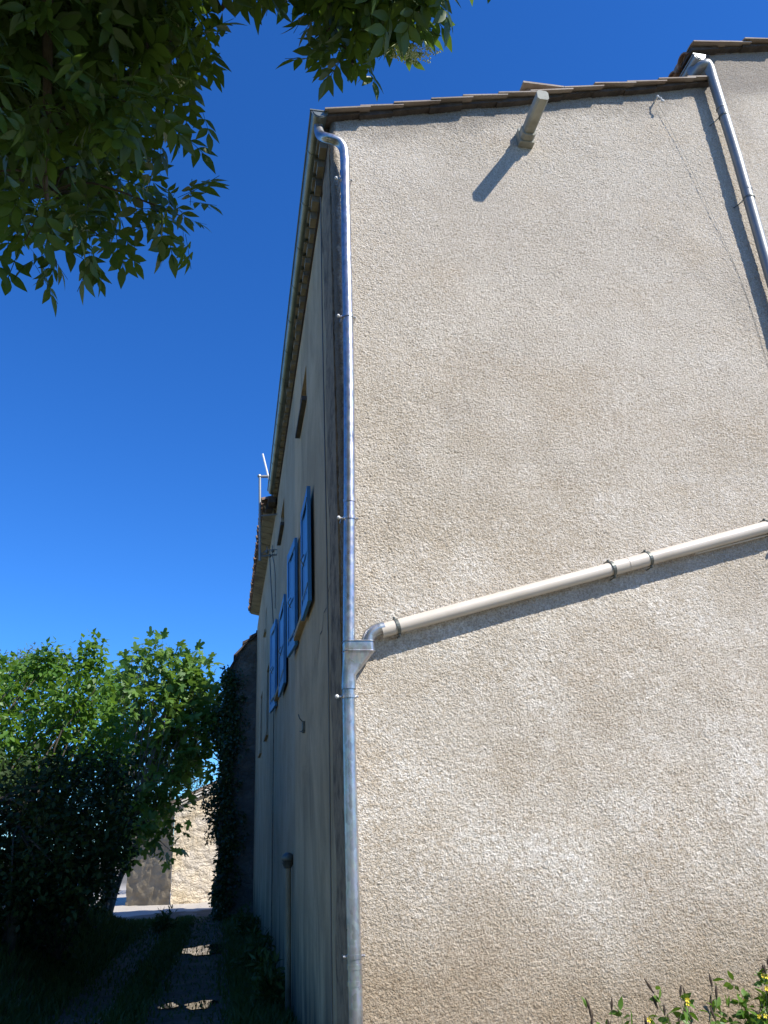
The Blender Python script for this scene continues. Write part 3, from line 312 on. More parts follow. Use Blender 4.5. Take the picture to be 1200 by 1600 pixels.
# ------------------------------------------------------------------ leaf machinery
def frames(D,up,jit,rng):
    """leaf frames: axis D (k,3); returns (k,3,3) columns = side, axis, normal"""
    D=D/np.linalg.norm(D,axis=1,keepdims=True); N=np.tile(np.array(up,float),(len(D),1))+rng.normal(0,jit,(len(D),3))
    N=N-D*np.sum(N*D,1,keepdims=True); N/=np.linalg.norm(N,axis=1,keepdims=True)+1e-9
    S=np.cross(D,N); return np.stack([S,D,N],2)
def instance(tv,tf,R,P,S):
    k=len(P); n=len(tv); V=np.einsum('kij,nj->kni',R,tv)*S[:,None,None]+P[:,None,:]
    F=tf[None,:,:]+(np.arange(k)*n)[:,None,None]; return V.reshape(-1,3),F.reshape(-1,tf.shape[1])
def leaflet(w=.42,fold=.10,droop=.12,hi=True):
    if hi: ts=[0,.14,.34,.56,.78,1]; ws=[0,.26,.48,.46,.25,0]
    else: ts=[0,.4,1]; ws=[0,.5,0]
    v=[];f=[]
    for i,(t,ww) in enumerate(zip(ts,ws)):
        z=-droop*t*t
        if i in(0,len(ts)-1): v.append((0,t,z))
        else: v+= [(-ww*w*2*.5,t,z+fold*ww),(0,t,z),(ww*w*2*.5,t,z+fold*ww)]
    m=len(ts)
    # index helpers
    def idx(i): return 0 if i==0 else 1+3*(i-1)
    f+=[(0,2,1),(0,3,2)]
    for i in range(1,m-2):
        a=idx(i);b=idx(i+1); f+=[(a,a+1,b+1),(a,b+1,b),(a+1,a+2,b+2),(a+1,b+2,b+1)]
    a=idx(m-2);L=len(v)-1; f+=[(a,a+1,L),(a+1,a+2,L)]
    return np.array(v,float),np.array(f)
def compound(nl=3,hi=True,stalk=True):
    """pinnate leaf of unit length along +y : nl pairs + terminal leaflet, with rachis"""
    lv,lf=leaflet(.44,.12,.16,hi); V=[];F=[];b=0
    def put(pos,ang,s,dr):
        nonlocal b
        c,sn=math.cos(ang),math.sin(ang); R=np.array([[c,-sn,0],[sn,c,0],[0,0,1]]); v=(lv*s)@R.T; v[:,2]-=dr*np.linalg.norm(v[:,:2],axis=1)
        V.append(v+np.array(pos)); F.append(lf+b); b+=len(lv)
    for i in range(nl):
        y=.30+.26*i
        for s in(-1,1): put((0,y,-.04*y*y),s*-(1.05-.12*i),.40+.05*i,.25)
    put((0,.30+.26*(nl-1)+.12,-.05),0,.48,.3)
    if stalk:
        w=.008; ys=[0,.4,.94]; v=[]
        for y in ys: v+=[(-w,y,-.04*y*y),(w,y,-.04*y*y),(0,y,-.04*y*y-w)]
        f=[]
        for i in range(2):
            for j in range(3):
                a=i*3+j;c=i*3+(j+1)%3; f+=[(a,c,c+3),(a,c+3,a+3)]
        V.append(np.array(v)); F.append(np.array(f)+b); b+=len(v)
    return np.concatenate(V),np.concatenate(F)
def palmate():
    """fig leaf: five rounded lobes"""
    v=[(0,.42,-.02)];lob=[(-2.3,.30),(-1.9,.48),(-1.55,.33),(-1.2,.62),(-.95,.64),(-.65,.36),(-.25,.78),(0,.86),(.25,.78),(.65,.36),(.95,.64),(1.2,.62),(1.55,.33),(1.9,.48),(2.3,.30)]
    for a,r in lob: v.append((math.sin(a)*r*.62,.42+math.cos(a)*r*.68,-.22*r*r))
    v.append((0,.15,0)); v.append((.012,-.35,.05)); v.append((-.012,-.35,.05)); n=len(lob); f=[(0,i,i+1) for i in range(1,n)]+[(0,n,n+1),(0,n+1,1),(n+1,n+2,n+3)]
    return np.array(v,float),np.array(f)
def clumpleaves(centers,per,rad,tmpl,size,rng,upj=.5,axis_out=.7,droop=-.25,var=.25,up=(0,0,1)):
    C_=np.repeat(np.array(centers,float),per,axis=0); off=rng.normal(0,1,C_.shape); off*= (rng.random((len(C_),1))**.5*rad)/np.linalg.norm(off,axis=1,keepdims=True)
    P=C_+off; D=off/rad*axis_out+rng.normal(0,.6,C_.shape)+np.array([0,0,droop]); R=frames(D,up,upj,rng)
    S=size*(1+rng.uniform(-var,var,len(P))); return instance(tmpl[0],tmpl[1],R,P,S)
def catv(lst):
    V=[];F=[];b=0
    for v,f in lst: V.append(v);F.append(f+b);b+=len(v)
    return np.concatenate(V),np.concatenate(F)
def branchset(mb,base,tips,r0,rt,rng,mids=.45,sag=.1,n=5):
    for tp in tips:
        b=np.array(base[rng.integers(len(base))],float); t_=np.array(tp,float); m=b+(t_-b)*mids+rng.normal(0,.07,3)*np.linalg.norm(t_-b)+np.array([0,0,sag])
        pts=smoothpath([b,m,t_],4); k=len(pts); mb.tube(pts,[r0+(rt-r0)*i/(k-1) for i in range(k)],n,False)
# ------------------------------------------------------------------ the old cream house with the gable
YW=5.03; XC=.72
H=empty('house',(2.7,8.5,0),'tall cream roughcast house whose windowless sunlit gable fills the right of the view','house')
def roofz(x): return 7.45+.292*(x-.72)
def gable(name,x0,x1,top,step,parent,round_left=False,seed=0):
    nx=int((x1-x0)/step)+1; zmax=max(top(x0),top(x1)); nz=int(zmax/step)+1
    u=np.linspace(x0,x1,nx); w=np.linspace(0,1,nz); U,Wd=np.meshgrid(u,w)
    T=top(U)+(fbm(U*9,U*0+3,seed+5)-.5)*.03*(Wd>.99); Z=-.2+(T+.2)*Wd
    def tex(X,Z):
        c,s=math.cos(.55),math.sin(.55); a=(X*c-Z*s); b=(X*s+Z*c)
        wx=a+.009*vn(X*50,Z*50,1); wz=b+.009*vn(X*50,Z*50,2)
        r1=1-np.abs(2*vn(wx/.0135,wz/.0100,3)-1); r2=vn(X/.0085,Z/.008,4); r3=vn(X/.042,Z/.038,6)
        amp=.75+.6*fbm(X*.9,Z*.9,8)
        return (.0034*r1+.0052*r2+.0018*r3)*amp+.022*(fbm(X*.55,Z*.55,12)-.5)+.010*(fbm(X*2.6,Z*2.6,15)-.5)
    Hh=tex(U,Z); Yv=YW-Hh+.006
    if round_left:
        e=np.clip((x0+.03-U)/.03,0,1); Yv=Yv+.03*e*e; U=U+(.008*(vn(Z/.04,Z*0,21)-.5)+.012*(vn(Z/.2,Z*0,22)-.5))*e
        # return the render round the corner
        ex=[];
        for k,dy in enumerate((.12,.06,.03)):
            ex.append(np.stack([np.full(nz,x0-.002*0)+.012*(vn(Z[:,0]/.03,Z[:,0]*0+k,23)-.5)*(dy<.1),Yv[:,0]+dy,Z[:,0]],1))
        cols=ex+[np.stack([U[:,i],Yv[:,i],Z[:,i]],1) for i in range(nx)]
        V=np.stack(cols,1).reshape(-1,3); nx+=3
    else: V=np.stack([U,Yv,Z],2).reshape(-1,3)
    return npobj(name,V,gridfaces(nx,nz),M['render'],parent)
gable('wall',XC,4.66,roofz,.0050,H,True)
# side wall with recessed openings, plane X = XC
def holed_wall(mb,x,y0,y1,z0,z1,holes,depth=.22,top=None):
    ys=sorted(set([y0,y1]+[v for h in holes for v in h[:2]])); zs=sorted(set([z0,z1]+[v for h in holes for v in h[2:]]))
    for a,b in zip(ys,ys[1:]):
        for c,d in zip(zs,zs[1:]):
            if any(h[0]<=a and b<=h[1] and h[2]<=c and d<=h[3] for h in holes): continue
            mb.quad((x,b,c),(x,a,c),(x,a,d),(x,b,d))
    for h in holes:
        a,b,c,d=h; X=x+depth
        mb.quad((x,a,c),(X,a,c),(X,a,d),(x,a,d)); mb.quad((x,b,d),(X,b,d),(X,b,c),(x,b,c)); mb.quad((x,a,c),(x,b,c),(X,b,c),(X,a,c)); mb.quad((x,a,d),(X,a,d),(X,b,d),(x,b,d))
HA=[(7.5,8.42,3.72,4.82),(11.25,12.25,3.72,4.82),(7.4,8.2,6.08,6.5),(11.0,11.8,6.08,6.5)]
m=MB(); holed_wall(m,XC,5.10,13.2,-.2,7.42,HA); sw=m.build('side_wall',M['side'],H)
# far and right walls closing the volume
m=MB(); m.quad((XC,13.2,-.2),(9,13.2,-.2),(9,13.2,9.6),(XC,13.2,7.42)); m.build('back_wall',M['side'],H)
# windows (> frame, pane)
for (a,b,c,d) in HA:
    m=MB(); w_=.05; X=XC+.15
    for (p,q,r,s) in((a,b,c,c+w_),(a,b,d-w_,d),(a,a+w_,c+w_,d-w_),(b-w_,b,c+w_,d-w_),((a+b)/2-.025,(a+b)/2+.025,c+w_,d-w_)): m.box(X,X+.05,p,q,r,s)
    wdw=m.build('window',M['frame'],H); m=MB(); m.quad((X+.03,a+w_,c+w_),(X+.03,b-w_,c+w_),(X+.03,b-w_,d-w_),(X+.03,a+w_,d-w_)); m.build('pane',M['glass'],wdw)
    big=c<5
    m=MB(); m.box(XC-(.06 if big else .055),XC+.10,a-.04,b+.04,c-.055,c-.004); m.build('sill',M['darkgrey'] if not big else M['side'],wdw)
# shutters: frame + louvre panels
def shutter(y0,x0,y1,x1,z0,z1,lab=None):
    """board shutter with rails and stiles standing off the wall from (x0,y0) to (x1,y1)"""
    L=math.hypot(x1-x0,y1-y0); dy=(y1-y0)/L; dx=(x1-x0)/L; nx_,ny_=-dy*1.0,dx  # outward (towards -X)
    if nx_>0: nx_,ny_=-nx_,-ny_
    def pt(u,o,z): return (x0+dx*u+nx_*o,y0+dy*u+ny_*o,z)
    def slab(mb,u0,u1,o0,o1,c,d):
        mb.hexa([pt(u0,o0,c),pt(u1,o0,c),pt(u1,o1,c),pt(u0,o1,c),pt(u0,o0,d),pt(u1,o0,d),pt(u1,o1,d),pt(u0,o1,d)])
    m=MB(); t_=.034; s=.085
    slab(m,0,s,0,t_,z0,z1); slab(m,L-s,L,0,t_,z0,z1)
    zm=(z0+z1)/2
    for c,d in((z0,z0+.11),(zm-.05,zm+.05),(z1-.11,z1)): slab(m,s,L-s,0.001,t_-.002,c,d)
    o=m.build('shutter',M['blue'],H); 
    for c,d in((z0+.11,zm-.05),(zm+.05,z1-.11)):
        m=MB(); k=4
        for i in range(k): u0=s+(L-2*s)*i/k; slab(m,u0+.002,u0+(L-2*s)/k-.002,.004,.020+.001*(i%2),c,d)
        m.build('panel',M['blue'],o)
    for zz in(z0+.14,z1-.14):
        m=MB(); slab(m,.01,L*.75,t_,t_+.006,zz,zz+.03); m.build('hinge',M['steel'],o)
    m=MB(); m.tube([pt(L*.5,t_,zm-.12),pt(L*.5,t_+.03,zm-.06),pt(L*.5,t_,zm)],.006,6); m.build('latch',M['steel'],o)
shutter(6.78,.69,7.48,.69,3.62,4.74); shutter(8.45,.705,9.08,.665,3.62,4.86)
shutter(10.05,.69,11.1,.69,3.52,4.68); shutter(12.28,.705,13.0,.66,3.6,4.95)
# dark rough strip at the corner, and slim raised band beside it
m=MB(); N=60
for i in range(N):
    z0=-.1+i*7.4/N; z1=z0+7.4/N; f=lambda z:5.62+.05*math.sin(z*3.1)+.04*math.sin(z*7.7)+.3*max(0,(3-z))*.06
    m.hexa([(XC-.014,5.09,z0),(XC-.012,f(z0),z0),(XC+.05,f(z0),z0),(XC+.05,5.09,z0),(XC-.014,5.09,z1),(XC-.012,f(z1),z1),(XC+.05,f(z1),z1),(XC+.05,5.09,z1)])
m.build('corner_strip',M['strip'],H)
# a hairline crack modelled as a thin dark groove filler
m=MB(); pts=[(5.62,3.42),(5.78,3.39),(5.92,3.30),(6.1,3.31),(6.25,3.2),(6.4,3.21),(6.6,3.05),(6.64,2.9)]
for (a,b),(c,d) in zip(pts,pts[1:]): m.quad((XC-.003,a,b),(XC-.003,c,d),(XC-.003,c,d+.012),(XC-.003,a,b+.012))
m.build('crack',M['darkgrey'],H)
# roof: corrugated field of canal tiles, sloping up towards the taller house
def tile_field(name,x0,x1,y0,y1,zf,parent,mat,pitch=.21,amp=.045):
    ny=int((y1-y0)/pitch*8)+1; nx_=24; y=np.linspace(y0,y1,ny); x=np.linspace(x0,x1,nx_*3)
    X,Y=np.meshgrid(x,y); ph=(X-x0)/.33; Zt=zf(X)+.055+amp*np.abs(np.sin(math.pi*(Y-y0)/pitch))+.014*(1-(ph%1))+.008*(vn(X*3,Y*5,3)-.5)
    n=X.size; V=np.concatenate([np.stack([X.ravel(),Y.ravel(),Zt.ravel()],1),np.stack([X.ravel(),Y.ravel(),(zf(X)+.02).ravel()],1)])
    f=gridfaces(len(x),ny); F=np.concatenate([f,(f[:,::-1]+n)])
    e=[]; a=len(x)
    for j in range(ny-1): e.append((j*a,(j+1)*a,(j+1)*a+n,j*a+n)); e.append((j*a+a-1+n,(j+1)*a+a-1+n,(j+1)*a+a-1,j*a+a-1))
    for i in range(a-1): e.append((i,i+n,i+1+n,i+1)); q=(ny-1)*a; e.append((q+i+1,q+i+1+n,q+i+n,q+i))
    return npobj(name,V,np.concatenate([F,np.array(e)]),mat,parent,False)
roofA=tile_field('roof',.66,4.60,5.14,13.1,roofz,H,M['tile'])
def barrel(mb,p0,p1,w,h,th=.014,n=8,squash=1.0):
    """one canal tile: an arched shell from p0 to p1 (points at its two lower edges' middle)"""
    a=Vector(p0);b=Vector(p1);d=(b-a).normalized(); s=d.cross(Vector((0,0,1))).normalized(); u=s.cross(d)
    vs=[];fs=[]
    for k,(q,sc) in enumerate(((a,1.0),(b,.82))):
        for j in range(n+1):
            t_=math.pi*j/n
            for r in(0,th): vs.append(q+s*math.cos(t_)*(w*sc-r)+u*(math.sin(t_)*(h*sc-r)))
    m_=2*(n+1)
    for j in range(n):
        o=2*j; fs+=[(o,o+2,o+2+m_,o+m_),(o+1,o+1+m_,o+3+m_,o+3),(o,o+1,o+3,o+2),(m_+o,m_+o+2,m_+o+3,m_+o+1)]
    fs+=[(0,m_,m_+1,1),(2*n,2*n+1,m_+2*n+1,m_+2*n)]
    mb.add(vs,fs)
def verge(x0,x1,zf,parent,yc=5.03,over=.115,seed=1):
    rr=random.Random(seed); m=MB(); m2=MB(); x=x0; i=0
    while x<x1-.05:
        L=rr.uniform(.30,.36); dz=rr.uniform(-.010,.022); dy=rr.uniform(-.012,.012)
        x2=min(x+L+.09,x1); zz0=zf(x)+.012+dz; zz1=zf(x2)-.006+dz*.3
        # exposed flat-lying tile: thin slab curling down at its outer edge
        ya=YW-over+dy; n=6; vs=[];fs=[]
        for k,(xx,zz) in enumerate(((x,zz0+.03),(x2,zz1+.018))):
            for j in range(n+1):
                t_=j/n; yy=ya+.22*t_; hh=.034*math.sin(math.pi*min(1,t_*.9+.12))
                vs+=[(xx,yy,zz+hh),(xx,yy,zz+hh-.015)]
        m_=2*(n+1)
        for j in range(n):
            o=2*j; fs+=[(o,o+2,o+2+m_,o+m_),(o+1,o+1+m_,o+3+m_,o+3),(o,o+1,o+3,o+2),(m_+o,m_+o+2,m_+o+3,m_+o+1)]
        fs+=[(0,m_,m_+1,1),(2*n,2*n+1,m_+2*n+1,m_+2*n)]
        m.add(vs,fs); 
        # the under tile / mortar below it
        h=.022+rr.uniform(-.008,.016)
        m2.hexa([(x,YW-over*.5+dy,zf(x)+.02-h),(x+L,YW-over*.5+dy,zf(x+L)+.02-h),(x+L,YW+.15,zf(x+L)-h+.02),(x,YW+.15,zf(x)-h+.02),(x,YW-over*.5+dy,zf(x)+.03),(x+L,YW-over*.5+dy,zf(x+L)+.03),(x+L,YW+.15,zf(x+L)+.03),(x,YW+.15,zf(x)+.03)])
        x+=L; i+=1
    m.build('verge_tile',M['tiletop'],parent); m2.build('verge_mortar',M['mortar'],parent)
verge(.66,4.64,roofz,roofA,seed=4)
# corbelled eaves under the gutter (small tile ends)
m=MB(); rr=random.Random(3); y=5.16
while y<12.9:
    m.box(XC-.075+rr.uniform(-.01,.01),XC+.02,y,y+.13,7.28+rr.uniform(-.008,.008),7.345); m.box(XC-.10,XC+.02,y+.02,y+.16,7.36,7.41); y+=.215
m.build('eave_corbel',M['soffit'],H)
m=MB(); m.box(XC-.05,XC+.06,5.1,13.15,7.415,7.47); m.box(XC-.02,XC+.03,5.12,13.15,7.25,7.276); m.build('eave_board',M['mortar'],H)
# raised slab over the duct, on the verge
m=MB(); m.hexa([(2.56,4.95,8.065),(2.92,4.95,8.13),(2.92,5.28,8.13),(2.56,5.28,8.065),(2.50,4.94,8.15),(3.05,4.95,8.17),(3.05,5.3,8.17),(2.50,5.3,8.15)])
m=MB(); m.hexa([(2.55,4.93,8.150),(3.06,4.94,8.172),(3.06,5.3,8.172),(2.55,5.3,8.150),(2.55,4.93,8.172),(3.06,4.94,8.190),(3.06,5.3,8.190),(2.55,5.3,8.172)])
slab=m.build('ridge_slab',M['tiletop'],roofA); 
for q in ((2.60,2.66,4.99,5.2,8.05,8.149),(2.78,2.9,5.0,5.2,8.09,8.158)): MB().box(*q).build('slab_support',M['tile'],slab)
# ------------------------------------------------------------------ fibre cement duct jutting from the gable
D=empty('square_vent_duct',(2.52,5.03,7.45),'grey square fibre cement duct jutting from the gable just below the roof edge','duct')
def chamfer_bar(mb,x0,x1,z0,z1,y0,y1,c=.018,dz=0):
    pr=[(x0+c,z0),(x1-c,z0),(x1,z0+c),(x1,z1-c),(x1-c,z1),(x0+c,z1),(x0,z1-c),(x0,z0+c)]
    vs=[(x,y0,z+dz) for x,z in pr]+[(x,y1,z) for x,z in pr]
    mb.add(vs,[tuple(range(8)),tuple(range(15,7,-1))]+[(i,i+8,(i+1)%8+8,(i+1)%8) for i in range(8)])
m=MB(); chamfer_bar(m,2.462,2.566,7.462,7.566,4.545,5.0); m.build('duct_tube',M['duct'],D)
m=MB(); chamfer_bar(m,2.452,2.578,7.44,7.575,4.90,5.06,.022); m.build('socket',M['duct'],D)
m=MB(); m.box(2.445,2.585,4.965,5.05,7.425,7.59); m.build('wall_collar',M['duct'],D)
# ------------------------------------------------------------------ neighbour: taller house on the right
D2=empty('taller_house',(6.8,8.5,0),'taller cream house at the far right rising above the gable roof','house')
def roofd(x): return 9.07+.255*(x-4.66)
gable('wall',4.66,9.2,roofd,.011,D2,False,40)
m=MB(); m.quad((4.66,13.2,7.9),(4.66,5.05,7.9),(4.66,5.05,9.07),(4.66,13.2,9.07)); m.build('side_wall',M['render'],D2)
rD=tile_field('roof',4.50,9.1,5.14,13.1,roofd,D2,M['tile']); verge(4.5,9.1,roofd,rD,seed=9)
m=MB()
for i in range(36): barrel(m,(4.47,5.10+i*.22,9.02),(4.95,5.10+i*.22,9.13),.09,.075)
m.build('eave_tile',M['tile'],rD)
m=MB(); m.box(4.56,4.72,5.0,13.1,8.93,9.03); m.build('eave_board',M['mortar'],D2)
# ------------------------------------------------------------------ gutters
def gutter(name,x,z,r,y0,y1,mat,loc,label,zend=None,brk=.62,cap=True):
    G=empty(name,loc,label,'gutter','roof gutters'); zend=z if zend is None else zend; m=MB(); n=12; th=.0025
    vs=[];fs=[]; K=8
    for k in range(K+1):
        y=y0+(y1-y0)*k/K; zz=z+(zend-z)*k/K
        for j in range(n+1):
            a=math.pi+math.pi*j/n
            for rr_ in(r,r-th): vs.append((x+math.cos(a)*rr_,y,zz+math.sin(a)*rr_))
    w=2*(n+1)
    for k in range(K):
        for j in range(n):
            o=k*w+2*j; fs+=[(o,o+w,o+w+2,o+2),(o+1,o+3,o+w+3,o+w+1)]
    m.add(vs,fs); autosmooth(m.build('channel',mat,G))
    m=MB(); m.tube([(x-r-.004,y0,z+.004),(x-r-.004,y1,zend+.004)],.009,8); m.build('rolled_edge',mat,G,True)
    if cap:
        m=MB(); c=(x,y0-.003,z); v=[(x,y0-.004,z-.002)]+[(x+math.cos(math.pi+math.pi*j/16)*(r+.003),y0-.004,z+math.sin(math.pi+math.pi*j/16)*(r+.003)) for j in range(17)]
        v2=[(p[0],p[1]+.008,p[2]) for p in v]; f=[(0,j+1,j+2) for j in range(16)]+[(18,18+j+2,18+j+1) for j in range(16)]+[(j+1,18+j+1,18+j+2,j+2) for j in range(16)]
        m.add(v+v2,f); m.box(x-r-.014,x+r+.006,y0-.010,y0+.004,z-.004,z+.008)
        v=[(x+math.cos(math.pi+math.pi*j/16)*(r-.014),y0-.007,z-.006+math.sin(math.pi+math.pi*j/16)*(r-.014)) for j in range(17)]; m.tube(v,.003,5); m.build('end_cap',mat,G)
    y=y0+.42
    while y<y1:
        zz=z+(zend-z)*(y-y0)/(y1-y0); m=MB()
        pts=[(x+math.cos(math.pi+math.pi*j/12)*(r+.0035),y,zz+math.sin(math.pi+math.pi*j/12)*(r+.0035)) for j in range(13)]
        for a,b in zip(pts,pts[1:]):
            m.hexa([(a[0],y-.012,a[2]),(b[0],y-.012,b[2]),(b[0],y+.012,b[2]),(a[0],y+.012,a[2]),(a[0]*.98+x*.02,y-.012,a[2]+.003),(b[0]*.98+x*.02,y-.012,b[2]+.003),(b[0]*.98+x*.02,y+.012,b[2]+.003),(a[0]*.98+x*.02,y+.012,a[2]+.003)])
        m.box(x+r,x+r+.12,y-.012,y+.012,zz,zz+.004)
        m.build('bracket',mat,G); y+=brk
    return G
gutter('gutter',.618,7.475,.071,4.955,12.7,M['zincgreen'],(.618,8.8,7.4),'long half-round grey-green zinc gutter running along the eaves of the long shaded side wall',7.36)
gutter('gutter',4.575,8.96,.062,4.97,12.5,M['zincdull'],(4.575,8.7,8.9),'short grey gutter tucked under the eave of the taller house, its white end cap showing',8.93)
# ------------------------------------------------------------------ downpipes
def clip(name,P,axis_z,r,parent,ym=YW,mat='steel',screw=True,axis=(0,0,1)):
    ax=Vector(axis).normalized(); P=Vector(P); u=ax.orthogonal().normalized(); w=ax.cross(u); m=MB()
    ring=[P+(u*math.cos(2*math.pi*i/20)+w*math.sin(2*math.pi*i/20))*(r+.003) for i in range(20)]
    n=20; vs=[];fs=[]
    for i in range(n):
        d=(ring[i]-P).normalized()
        for h in(-.011,.011):
            for e in(0,.004): vs.append(P+d*(r+e)+ax*h)
    for i in range(n):
        a=4*i;b=4*((i+1)%n); fs+=[(a+1,b+1,b+3,a+3),(a,a+1,b+1,b)[::-1],(a+2,a+3,b+3,b+2)]
    m.add(vs,fs); side=ax.cross(Vector((0,1,0))).normalized()
    for s in(-1,1):
        q=P+side*s*(r+.012); m.tube([q-side*s*.012,q+side*s*.008],.008,8); m.tube([q+Vector((0,-.012,0)),Vector((q.x,ym+.01,q.z))],.0045,6)
    o=m.build(name,M[mat],parent)
    if screw:
        m=MB(); q=P+side*(r+.035); m.ball(q+Vector((0,-.012,0)),.013,8,6); m.tube([q,q-side*.03],.006,6); m.build('screw_head',M['screw'],o,True)
    return o
DP=empty('downpipe',(.72,4.955,0),'tall shiny galvanised downpipe at the house corner with a swan neck on top','drain pipe','drain pipes')
m=MB()
def col_(m,pts,r,n=20): m.tube(smoothpath(pts,6),r,n)
m=MB(); col_(m,[(.822,4.94,6.93),(.812,4.952,6.0),(.80,4.955,4.9),(.772,4.955,3.75),(.742,4.955,2.80),(.730,4.955,2.45),(.722,4.955,1.6),(.718,4.955,.06)],.040,24); m.build('pipe',M['zinc'],DP,True)
m=MB(); col_(m,[(.618,5.06,7.43),(.618,5.045,7.36),(.625,5.00,7.25),(.655,4.945,7.165),(.715,4.925,7.130),(.775,4.925,7.10),(.813,4.93,7.03),(.822,4.938,6.90),(.821,4.942,6.84)],.0415,24); m.build('swan_neck',M['zinc'],DP,True)
for i,(x,z) in enumerate(((.774,3.79),(.819,6.80),(.730,2.52),(.720,.98),(.719,.90))):
    m=MB(); m.tube([(x,4.955,z-.012),(x,4.955,z+.012)],.0435,24); m.build('joint_ring',M['zinc'],DP,True)
for x,z in((.819,6.72),(.805,5.33),(.769,3.66),(.730,2.455)): clip('pipe_clip',(x,4.955,z),0,.041,DP,mat='zinc')
clip('pipe_clip',(.719,4.955,1.03),0,.041,DP,mat='zinc',screw=False)
# funnel piece joining the beige pipe
m=MB()
def rr_ring(cx,cz,wx,wy,n=8):
    out=[]
    for i in range(4):
        for k in range(n):
            a=math.pi/2*(i+k/(n-1)); c=.035; sx=1 if i in(0,3) else -1; sy=1 if i in(0,1) else -1
            out.append((cx+sx*(wx-c)+c*math.cos(a),4.955+sy*(wy-c)+c*math.sin(a),cz))
    return out
rings=[(.802,2.80,.100,.052),(.802,2.735,.100,.052),(.800,2.728,.096,.049),(.735,2.585,.044,.044),(.731,2.50,.044,.044)]
vs=[];fs=[]
for r_ in rings: vs+=rr_ring(*r_)
n=32
for k in range(len(rings)-1):
    for j in range(n): fs.append((k*n+j,k*n+(j+1)%n,(k+1)*n+(j+1)%n,(k+1)*n+j))
fs.append(tuple(range(n))[::-1]); m.add(vs,fs); hp=autosmooth(m.build('branch_funnel',M['zinc'],DP),30)
m=MB()
for zc in(2.80,2.737):
    r1=[(x+(x-.802)*.02,4.955+(y-4.955)*1.05,zc) for x,y,_ in rr_ring(.802,zc,.101,.053)]; m.tube(r1+[r1[0]],.003,5,False)
m.build('seam_bead',M['zinc'],hp)
m=MB(); col_(m,[(.862,4.955,2.77),(.866,4.955,2.82),(.888,4.955,2.858),(.93,4.955,2.884),(.975,4.955,2.896)],.042,22); m.build('branch_elbow',M['zinc'],DP,True)
# beige pipe
S=.2686; BP=empty('beige_drainpipe',(2.8,4.96,3.4),'sloping beige plastic pipe climbing across the gable to the right','drain pipe','drain pipes')
def bp(x,y=4.96): return (x,y,2.872+S*(x-.94))
m=MB(); m.tube([bp(.955),bp(2.69)],.047,24); m.tube([bp(2.93),bp(4.36)],.047,24); m.build('pipe',M['pvc'],BP,True)
m=MB(); m.tube([bp(2.66),bp(2.955)],.0505,24); m.build('coupling',M['pvc'],BP,True)
m=MB(); m.tube([bp(2.772),bp(2.78)],.0525,24); m.build('coupling_groove',M['pvc'],BP,True)
m=MB(); m.tube([(bp(3.35)[0],4.99,bp(3.35)[2]-.05),(bp(4.3)[0],4.985,bp(4.3)[2]-.062)],.007,6); m.build('cable_tie_rod',M['pvc'],BP,True)
for x in(1.062,2.645,2.945,3.985):
    clip('pipe_clip',bp(x),0,.051 if 2.6<x<3 else .048,BP,screw=False,axis=(1,0,S))
m=MB(); col_(m,[bp(4.34),bp(4.45),(4.56,4.95,3.87),(4.62,4.945,3.98),(4.628,4.94,4.12)],.048,20); m.build('bend',M['pvc'],BP,True)
# neighbour downpipe
DN=empty('downpipe',(4.63,4.93,4),'dull grey downpipe at the right end of the gable, curving out from under a gutter','drain pipe','drain pipes')
m=MB(); m.tube([(4.627,4.935,4.1),(4.628,4.935,6.2),(4.633,4.93,7.5),(4.617,4.93,8.58)],.049,24); m.build('pipe',M['zincdull'],DN,True)
m=MB(); col_(m,[(4.555,5.10,8.90),(4.54,5.06,8.82),(4.53,4.96,8.765),(4.555,4.925,8.755),(4.59,4.922,8.765),(4.613,4.926,8.70),(4.617,4.93,8.57)],.049,22); m.build('swan_neck',M['zincdull'],DN,True)
for x,z in((4.618,8.16),(4.634,7.1),(4.63,5.6)):
    m=MB(); m.tube([(x,4.931,z-.01),(x,4.931,z+.01)],.0515,24); m.build('joint_ring',M['zincdull'],DN,True)
for x,z in((4.62,8.05),(4.634,7.0),(4.63,5.5)):
    m=MB(); m.tube([(x-.04,4.94,z),(x-.09,4.98,z-.04),(x-.10,5.05,z-.02)],.005,6); m.tube([(x,4.93,z-.009),(x,4.93,z+.009)],.0525,20); m.build('pipe_clip',M['steel'],DN)
# little hook and cable on the gable
hk=MB(); hk.tube([(3.98,5.03,8.28),(3.975,4.97,8.26),(3.985,4.95,8.22),(4.0,4.96,8.19)],.008,6); hk.ball((4.0,4.955,8.185),.016); hk.ball((3.975,4.975,8.27),.012)
tag(hk.build('wall_hook',M['screw']),'small white wall hook just under the roof edge near the taller house','hook')
cb=MB(); cb.tube(smoothpath([(3.99,5.01,8.2),(4.13,5.018,7.6),(4.26,5.018,6.9),(4.40,5.019,6.0),(4.43,5.019,5.0),(4.44,5.019,3.9)],5),.0018,5)
tag(cb.build('cable',M['cable']),'hair-thin cable running down the sunlit gable beside the grey downpipe','cable','cables on the walls')
cb=MB(); cb.tube(smoothpath([(.70,5.66,7.2),(.699,5.70,6.0),(.699,5.69,4.5),(.699,5.70,3.0),(.699,5.80,1.5),(.70,5.9,.1)],5),.006,6)
tag(cb.build('cable',M['cable']),'thin pale cable running down the shaded side wall beside the dark corner strip','cable','cables on the walls')
